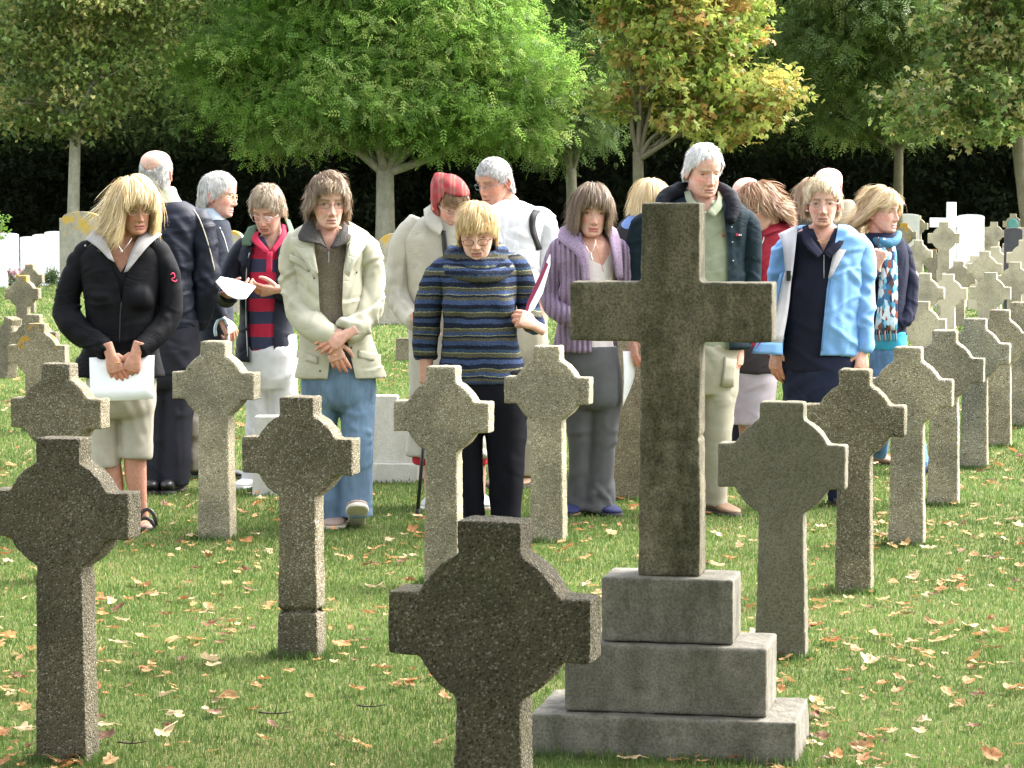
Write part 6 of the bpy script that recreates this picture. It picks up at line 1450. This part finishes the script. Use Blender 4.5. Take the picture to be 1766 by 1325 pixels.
    p.garment('polo_shirt', [p.trunk([(346, 1182, 1250, .085), (366, 1154, 1274, .115), (440, 1132, 1282, .145), (600, 1130, 1280, .15)])], pl, amp=.004, seed=102, cuts=[([(1192, 322), (1240, 322), (1219, 366)],)])
    p.strip('polo_collar', [(1191, 328, -.03), (1197, 345, -.10), (1218, 366, -.15)], [(1180, 332, -.03), (1186, 352, -.11), (1208, 374, -.16)], pl, .005); p.strip('polo_collar', [(1238, 330, -.03), (1236, 346, -.10), (1220, 366, -.15)], [(1247, 334, -.03), (1246, 356, -.11), (1231, 376, -.16)], pl, .005)
    hdm = m_cloth('black_hood_nylon', (.007, .008, .013), .75, 'nylon', spec=.15)
    p.garment('hood', [p.limb([(1236, 316, 6, .03), (1252, 332, 13, -.02), (1264, 352, 15, -.08), (1258, 384, 9, -.14)]), p.limb([(1186, 316, 6, .04), (1166, 330, 14, .0), (1144, 348, 15, -.05), (1140, 384, 10, -.12)]), p.limb([(1160, 338, 12, .05), (1210, 332, 14, .12), (1256, 338, 12, .05)])], hdm, amp=.005, seed=103, freq=(10, 10, 10))
    v, f = box(p.hit(1271, 405), (.012, .003, .012)); p.add('emblem', [(v, f)], m_plain('red_thread', (.55, .04, .10), .7), j, smooth=False)
    mb = MB()
    for q, dx in enumerate((-.004, .004)): mb.add(*box(p.hit(1276.5, 405.5) + [dx, 0, 0], (.006, .003, .008 - .002 * q)))
    mb.build('emblem', [paper], j, p.base, smooth=False)
    v, f = box(p.hit(1247, 406), (.006, .003, .014)); p.add('badge', [(v, f)], m_plain('red_badge', (.6, .02, .02), .5))
    for x, y in ((1262, 392), (1263, 418), (1264, 450)): p.button('snap', x, y, None, zipm, .0035, j)
    p.head(1214, 294, -.04, yaw=20, pitch=15, male=True, lid=.8, lip=(.50, .22, .19), brow=(.62, .52, .46), age=.9, jaw=1.06, scale=1.02, smile=.1, neck=(1212, 350, .0), nr=.060, hair=dict(n=3600, length=.040, fringe=.028, reach=0, fz=.070, vol=.12, front=.080, temple=.05, back=-.07, side=.0, crown=(0, .03, .1), grav=.15, curl=.2, comb=(.2, .5, .2), cols=[(.80, .79, .77), (.66, .65, .63), (.86, .85, .83)], lift=.22))
    p.hand(1093, 584, (-.05, -.25, -1), (-.85, -.5, .1), -.06, False, curl=(.45, .6, .4)); p.hand(1276, 598, (0, -.1, -1), (.9, -.4, 0), -.03, True)
    bt = m_cloth('sand_cotton', (.33, .305, .235), .9)
    p.garment('trousers', [p.trunk([(590, 1132, 1276, .15), (640, 1138, 1274, .145), (680, 1142, 1272, .12)]), p.leg([(1238, 670, 34), (1237, 780, 25, -.02), (1234, 872, 22)]), p.leg([(1172, 670, 34), (1165, 780, 26), (1160, 872, 22)])], bt, amp=.007, seed=104, freq=(7, 7, 13), folds=[((1216, 690, -.12), (1258, 690, -.08), .006, .008)])
    p.strip('cargo_pocket', [(1250, 616), (1260, 618), (1268, 620)], [(1244, 666), (1256, 668), (1264, 668)], bt, .012)
    p.shoe(1242, 886, 24, brownleather, L=.29); p.shoe(1160, 886, -5, brownleather, L=.29); p.finish()
    thin('papers', ([(1074, 606, 0), (1076, 650, -.01), (1074, 702, .0)], [(1095, 606, .06), (1094, 650, .05), (1078, 692, .05)]), paper, 'white sheets hanging from a hand left of the tall stone cross', 'papers', p.Y - .11)

    # ---- auburn woman in red, head bowed; balding man behind her
    p = Person(1318, 836, 'auburn wavy-haired woman in a red jacket and mauve skirt with bowed head', Y=15.0)
    Tr = nar([(384, 1300, 1362, .09), (398, 1288, 1376, .12), (430, 1282, 1384, .14), (520, 1284, 1374, .15), (610, 1278, 1364, .155)], 9)
    p.core.add(*p.trunk(Tr, -.03)); rj = m_cloth('crimson_nylon', (.30, .016, .03), .65, 'nylon')
    sl = [(1300, 420, 20, -.08), (1292, 470, 20, -.1), (1296, 520, 18, -.15)]
    j = p.garment('jacket', [p.trunk(Tr), p.sleeve(sl, 1), p.limb([(1368, 418, 20), (1376, 480, 19), (1372, 550, 18)])], rj, amp=.008, seed=111, folds=[((1310, 440, -.15), (1350, 420, -.15), .01, .014)])
    p.strip('collar', [(1316, 386, -.10), (1336, 376, -.06), (1362, 378, .02)], [(1316, 408, -.15), (1342, 398, -.13), (1370, 396, -.02)], rj, .008, parent=j)
    p.cord('zip', [(1313, 396), (1317, 412), (1310, 428), (1305, 446)], .0035, m_plain('pale_zip', (.45, .52, .46), .6), parent=j)
    p.head(1311, 356, -.10, yaw=-52, pitch=30, roll=-6, lid=.95, neck=(1328, 398, .0), hair=dict(n=4200, length=.14, fringe=.06, reach=.3, fz=.048, sidelen=.10, vol=.26, front=.070, temple=.055, back=-.07, crown=(0, .04, .1), grav=.4, curl=.4, wind=(.35, .6, .1), cols=[(.33, .18, .095), (.44, .27, .15), (.56, .39, .25), (.24, .125, .065)], lift=.3, w=.004, steps=11))
    p.garment('jumper', [p.trunk([(596, 1262, 1346, .155), (618, 1258, 1346, .165), (642, 1256, 1344, .165)])], m_cloth('dark_brown_wool', (.035, .027, .027), .95), amp=.006, seed=112)
    p.garment('skirt', [p.trunk([(634, 1260, 1340, .15), (690, 1256, 1336, .155), (731, 1252, 1330, .16)])], m_cloth('mauve_linen', (.38, .325, .345), .9), amp=.008, seed=113, freq=(10, 10, 6))
    p.core.add(*p.limb([(1300, 540, 24), (1290, 640, 16), (1286, 725, 11)])); p.core.add(*p.limb([(1312, 540, 24), (1316, 640, 16), (1316, 725, 11)]))
    p.limb_skin([(1286, 715, 15), (1290, 765, 13), (1292, 828, 9)]); p.limb_skin([(1316, 715, 15), (1318, 765, 13), (1318, 828, 9)]); p.shoe(1292, 838, -20, brownleather, L=.24); p.shoe(1318, 838, 0, brownleather, L=.24); p.finish()
    p = Person(1290, 826, 'balding white-haired man hidden behind the auburn woman, only his crown showing', Y=15.9, skin=(0.608, 0.380, 0.307))
    Tr = [(378, 1262, 1318, .09), (392, 1250, 1332, .12), (430, 1244, 1338, .14), (560, 1246, 1336, .15)]; p.core.add(*p.trunk(Tr, -.03)); p.garment('jacket', [p.trunk(Tr)], m_cloth('tan_gabardine', (.20, .175, .13), .85), amp=.006, seed=121)
    p.head(1287, 342, -.02, yaw=-25, pitch=20, male=True, neck=(1290, 390, 0), hair=dict(n=1500, length=.05, fringe=.02, vol=.12, bald=(.05, .04), back=-.07, crown=(0, .03, .12), grav=.2, curl=.4, cols=[(.85, .84, .82), (.75, .74, .72)], lift=.3, wind=(-.3, 0, .2)))
    p.garment('trousers', [p.trunk([(548, 1248, 1334, .14), (600, 1250, 1332, .13)]), p.leg([(1270, 590, 22), (1270, 818, 18)]), p.leg([(1312, 590, 22), (1312, 818, 18)])], gt, amp=.004, seed=122); p.shoe(1270, 828, 0, blackleather); p.shoe(1312, 828, 0, blackleather); p.finish()

    # ---- woman in the light blue jacket
    p = Person(1418, 874, 'short-haired woman with glasses in an open light blue jacket over navy', Y=13.6, skin=(0.608, 0.371, 0.288))
    Tr = nar([(390, 1376, 1464, .085), (402, 1356, 1482, .11), (422, 1346, 1496, .13), (480, 1340, 1500, .15), (560, 1330, 1498, .16), (612, 1322, 1492, .165)], 12)
    sl = [(1356, 432, 22), (1344, 490, 21), (1341, 550, 20, .02), (1338, 604, 16)]; sr = [(1485, 430, 22), (1488, 490, 22), (1489, 550, 21, -.04), (1488, 608, 17, -.06)]
    p.core.add(*p.trunk(Tr[:5], -.045)); p.core.add(*p.limb(sl, -.025)); p.core.add(*p.limb(sr, -.025))
    lb = m_cloth('sky_blue_nylon', (.165, .33, .60), .7, 'nylon', spec=.2); ll = m_cloth('pale_grey_mesh', (.46, .44, .46), .85)
    j = p.garment('jacket', [p.trunk(Tr), p.sleeve(sl, 1), p.sleeve(sr, -1)], lb, amp=.010, seed=131, freq=(8, 8, 13), cuts=[([(1374, 376), (1448, 376), (1440, 420), (1426, 498), (1412, 640), (1346, 640), (1358, 520), (1366, 470), (1371, 420)],)],
              folds=[((1470, 470, -.13), (1500, 500, -.06), .012, .015), ((1465, 540, -.15), (1505, 556, -.08), .012, .014), ((1440, 450, -.16), (1430, 600, -.18), .010, .02), ((1455, 480, -.15), (1450, 600, -.16), .008, .02)])
    p.garment('top', [p.bust(1388, 1440, 500, -.070, .065) + [p.trunk([(394, 1390, 1450, .08), (410, 1366, 1470, .11), (480, 1360, 1474, .14), (560, 1352, 1470, .145), (640, 1346, 1466, .145)])]], m_cloth('midnight_fleece', (.010, .011, .024), .95), amp=.004, seed=132, cuts=[([(1396, 380), (1446, 380), (1420, 434)],)])
    nb = m_cloth('midnight_collar', (.012, .013, .028), .95); p.strip('top_collar', [(1394, 388, -.04), (1401, 412, -.105), (1419, 436, -.14)], [(1384, 392, -.04), (1386, 420, -.13), (1410, 446, -.165)], nb, .006); p.strip('top_collar', [(1446, 388, -.04), (1440, 412, -.105), (1421, 436, -.14)], [(1456, 392, -.04), (1454, 420, -.13), (1431, 446, -.165)], nb, .006)
    p.cord('zip', [(1421, 440), (1421, 480)], .0022, zipm)
    p.strip('lapel', [(1376, 388, -.03), (1372, 425, -.125), (1366, 480, -.165)], [(1342, 404, -.02), (1350, 426, -.10), (1355, 480, -.16)], ll, .004, parent=j); p.strip('lapel', [(1446, 388, -.03), (1440, 425, -.13), (1428, 480, -.168)], [(1478, 404, -.02), (1464, 424, -.11), (1436, 474, -.17)], ll, .004, parent=j)
    p.strip('front_flap', [(1366, 470, -.16), (1360, 530, -.175), (1349, 592, -.19)], [(1353, 470, -.14), (1336, 540, -.19), (1314, 590, -.235)], ll, .005, parent=j); p.strip('front_flap', [(1349, 592, -.192), (1350, 612, -.196)], [(1314, 590, -.237), (1296, 610, -.25)], lb, .005, parent=j); p.strip('front_flap', [(1350, 470, -.135), (1334, 540, -.19), (1308, 592, -.24)], [(1345, 474, -.13), (1326, 540, -.18), (1296, 610, -.25)], lb, .005, parent=j)
    v, f = box(p.P(1360, 476, -.172), (.02, .004, .05)); p.add('garment_label', [(v, f)], m_plain('black_label', (.02, .02, .02), .6), j, smooth=False)
    p.cord('zip', [(1444, 430), (1431, 498), (1417, 606)], .003, m_plain('blue_zip', (.12, .25, .5), .6), parent=j)
    p.head(1419, 350, -.03, yaw=-6, pitch=4, lid=.35, lip=(.42, .19, .17), age=.95, jaw=.98, neck=(1420, 410, .0), nr=.049, hair=dict(n=3600, length=.055, fringe=.03, reach=.3, sidelen=.038, fz=.056, fzs=.009, vol=.18, front=.070, temple=.038, back=-.06, side=.005, crown=(.01, .045, .1), grav=.3, curl=.3, wind=(.2, .05, 0), cols=[(.60, .47, .29), (.73, .62, .43), (.48, .36, .21), (.80, .71, .55)], lift=.25, comb=(-.2, -.1, 0)))
    p.glasses((.62, .52, .50), w=.023, h=.0165, r=.0011, z=-.004)
    p.cord('necklace', [(1402, 406, -.085), (1412, 416, -.115), (1420, 419, -.12), (1430, 414, -.115)], .0014, gold)
    for x in (1393, 1446): p.button('earring', x, 364, -.03, silver, .006)
    p.hand(1338, 606, (-.05, -.2, -1), (-.7, -.7, 0), -.02, False, curl=(.35, .4, .3)); p.hand(1488, 606, (-.1, -.3, -1), (.5, -.85, .1), -.08, True, curl=(.5, .6, .4))
    nt = m_cloth('navy_trouser', (.013, .017, .040), .9); p.garment('trousers', [p.trunk([(612, 1350, 1482, .145), (680, 1350, 1486, .145), (710, 1356, 1480, .12)]), p.leg([(1384, 700, 33), (1384, 780, 26), (1384, 864, 22)]), p.leg([(1450, 700, 34), (1450, 780, 27), (1448, 864, 22)])], nt, amp=.005, seed=133)
    p.shoe(1384, 876, -6, blackleather); p.shoe(1448, 876, 8, blackleather); p.finish()

    # ---- two heads behind her
    p = Person(1436, 826, 'bald man in a tan coat standing behind the woman in light blue', Y=15.9, skin=(0.627, 0.409, 0.346))
    Tr = [(345, 1432, 1470, .08), (360, 1408, 1478, .11), (385, 1388, 1488, .14), (440, 1380, 1492, .15), (600, 1380, 1490, .16), (700, 1378, 1492, .165)]; p.core.add(*p.trunk(Tr, -.03)); p.garment('coat', [p.trunk(Tr)], m_cloth('tan_coat_wool', (.24, .20, .145), .9), amp=.006, seed=141)
    p.head(1430, 324, .0, yaw=150, pitch=-4, male=True, neck=(1440, 370, .02), nr=.062, hair=dict(n=900, length=.02, fringe=.01, vol=.03, bald=(.0, .02), back=-.07, crown=(0, .03, .12), grav=.5, curl=.1, cols=[(.55, .47, .42), (.66, .60, .56)], lift=.1))
    p.garment('trousers', [p.leg([(1412, 690, 24), (1412, 818, 19)]), p.leg([(1458, 690, 24), (1458, 818, 19)])], gt, amp=.004, seed=142); p.shoe(1412, 828, 170, blackleather); p.shoe(1458, 828, 170, blackleather); p.finish()
    p = Person(1398, 832, 'brown-haired person almost hidden behind the woman in the light blue jacket', Y=15.4)
    Tr = [(378, 1374, 1428, .09), (392, 1362, 1440, .12), (440, 1358, 1444, .14), (640, 1358, 1444, .15)]; p.core.add(*p.trunk(Tr, -.03)); p.garment('jacket', [p.trunk(Tr)], m_cloth('dark_olive_wool', (.05, .05, .035), .9), amp=.006, seed=151)
    p.head(1404, 348, .0, yaw=20, pitch=8, neck=(1402, 392, 0), hair=dict(n=2400, length=.14, fringe=.08, vol=.28, crown=(0, .04, .1), grav=.5, curl=.45, cols=[(.30, .20, .11), (.40, .28, .17), (.5, .38, .25)], lift=.22, wind=(-.2, 0, 0)))
    p.garment('trousers', [p.leg([(1380, 630, 24), (1380, 824, 18)]), p.leg([(1422, 630, 24), (1422, 824, 18)])], gt, amp=.004, seed=152); p.shoe(1380, 834, 0, blackleather); p.shoe(1422, 834, 0, blackleather); p.finish()

    # ---- woman with the patterned scarf
    p = Person(1528, 815, 'windblown blonde woman in navy cardigan and patterned blue scarf looking right', Y=15.2, skin=(0.618, 0.390, 0.307))
    Tr = nar([(402, 1494, 1546, .085), (416, 1484, 1560, .11), (450, 1484, 1568, .14), (520, 1488, 1568, .15), (578, 1494, 1566, .155)], 8)
    sr = [(1556, 436, 17), (1566, 490, 17), (1565, 540, 17, -.05), (1545, 562, 14, -.12)]; sl = [(1490, 438, 18, -.02), (1486, 490, 17, -.08), (1498, 478, 15, -.18), (1510, 462, 13, -.21)]
    p.core.add(*p.trunk(Tr, -.035)); p.core.add(*p.limb(sr, -.02))
    j = p.garment('cardigan', [p.trunk(Tr), p.sleeve(sr, -1), p.sleeve(sl, 1)], m_cloth('midnight_wool', (.012, .014, .034), .95, 'knit'), amp=.005, seed=161, folds=[((1550, 530, -.1), (1572, 552, -.03), .012, .012), ((1545, 545, -.12), (1566, 560, -.06), .010, .012)])
    p.garment('top', [p.trunk([(570, 1500, 1562, .15), (602, 1500, 1564, .15)])], m_cloth('turquoise_cotton', (.04, .30, .44), .85), amp=.005, seed=162)
    sc = m_patches('scarf_pattern', [(.07, .26, .40), (.54, .58, .60), (.02, .03, .07), (.16, .40, .52), (.50, .56, .60), (.09, .05, .04), (.42, .52, .58), (.04, .12, .22), (.24, .07, .04)], 58)
    s_ = p.strip('scarf', [(1514, 410, -.12), (1517, 450, -.18), (1514, 520, -.20), (1509, 568, -.20)], [(1541, 412, -.10), (1547, 450, -.16), (1548, 520, -.18), (1547, 570, -.185)], sc, .010)
    p.garment('scarf_loop', [p.limb([(1502, 404, 7, .04), (1512, 416, 8, -.09), (1530, 422, 9, -.13), (1546, 414, 8, -.07), (1550, 402, 6, .05)], k=5)], m_cloth('teal_scarf', (.03, .12, .20), .8), vox=.007, amp=.006, seed=163)
    for q in range(13):
        x = 1508 + q * 3.2; p.cord('fringe', [(x, 568, -.20 + .0014 * q), (x + (q % 3 - 1), 578, -.205 + .0014 * q), (x - .5 + (q % 4) * .6, 587 + q % 3, -.20 + .0014 * q)], .0028, m_plain('fringe_%d' % (q % 3), [(.35, .37, .36), (.06, .12, .16), (.2, .06, .05)][q % 3], .9), parent=s_)
    p.head(1521, 365, -.02, yaw=50, pitch=4, lid=.25, lip=(.46, .22, .19), age=.5, neck=(1520, 412, .0), nr=.05, hair=dict(n=3800, length=.14, fringe=.09, fz=.05, sidelen=.13, vol=.28, front=.066, temple=.035, crown=(.01, -.02, .11), grav=.35, curl=.5, wind=(-.5, .5, 0), comb=(-.3, .7, 0), cols=[(.58, .43, .23), (.72, .58, .36), (.45, .32, .17), (.80, .68, .48)], lift=.3, flip=.4, steps=11))
    p.hand(1512, 460, (.15, -.1, 1), (-.4, -.9, 0), -.22, False, curl=(1.3, 1.4, .9), thumb=(1.0, .6))
    p.garment('trousers', [p.trunk([(598, 1502, 1564, .145), (650, 1504, 1564, .14), (680, 1508, 1560, .12)]), p.leg([(1522, 670, 24), (1518, 740, 19), (1516, 784, 16, .1)]), p.leg([(1550, 670, 23), (1572, 740, 20, -.05), (1592, 814, 15, -.06)])], m_cloth('mid_blue_denim', (.10, .20, .36), .85, 'denim'), amp=.005, seed=164)
    p.shoe(1519, 790, 45, brownleather, L=.24, dy=.4); p.shoe(1592, 826, 65, brownleather, L=.24, dy=-.05); p.finish()
setting(); stones(); tufts(); trees(); people(); litter()
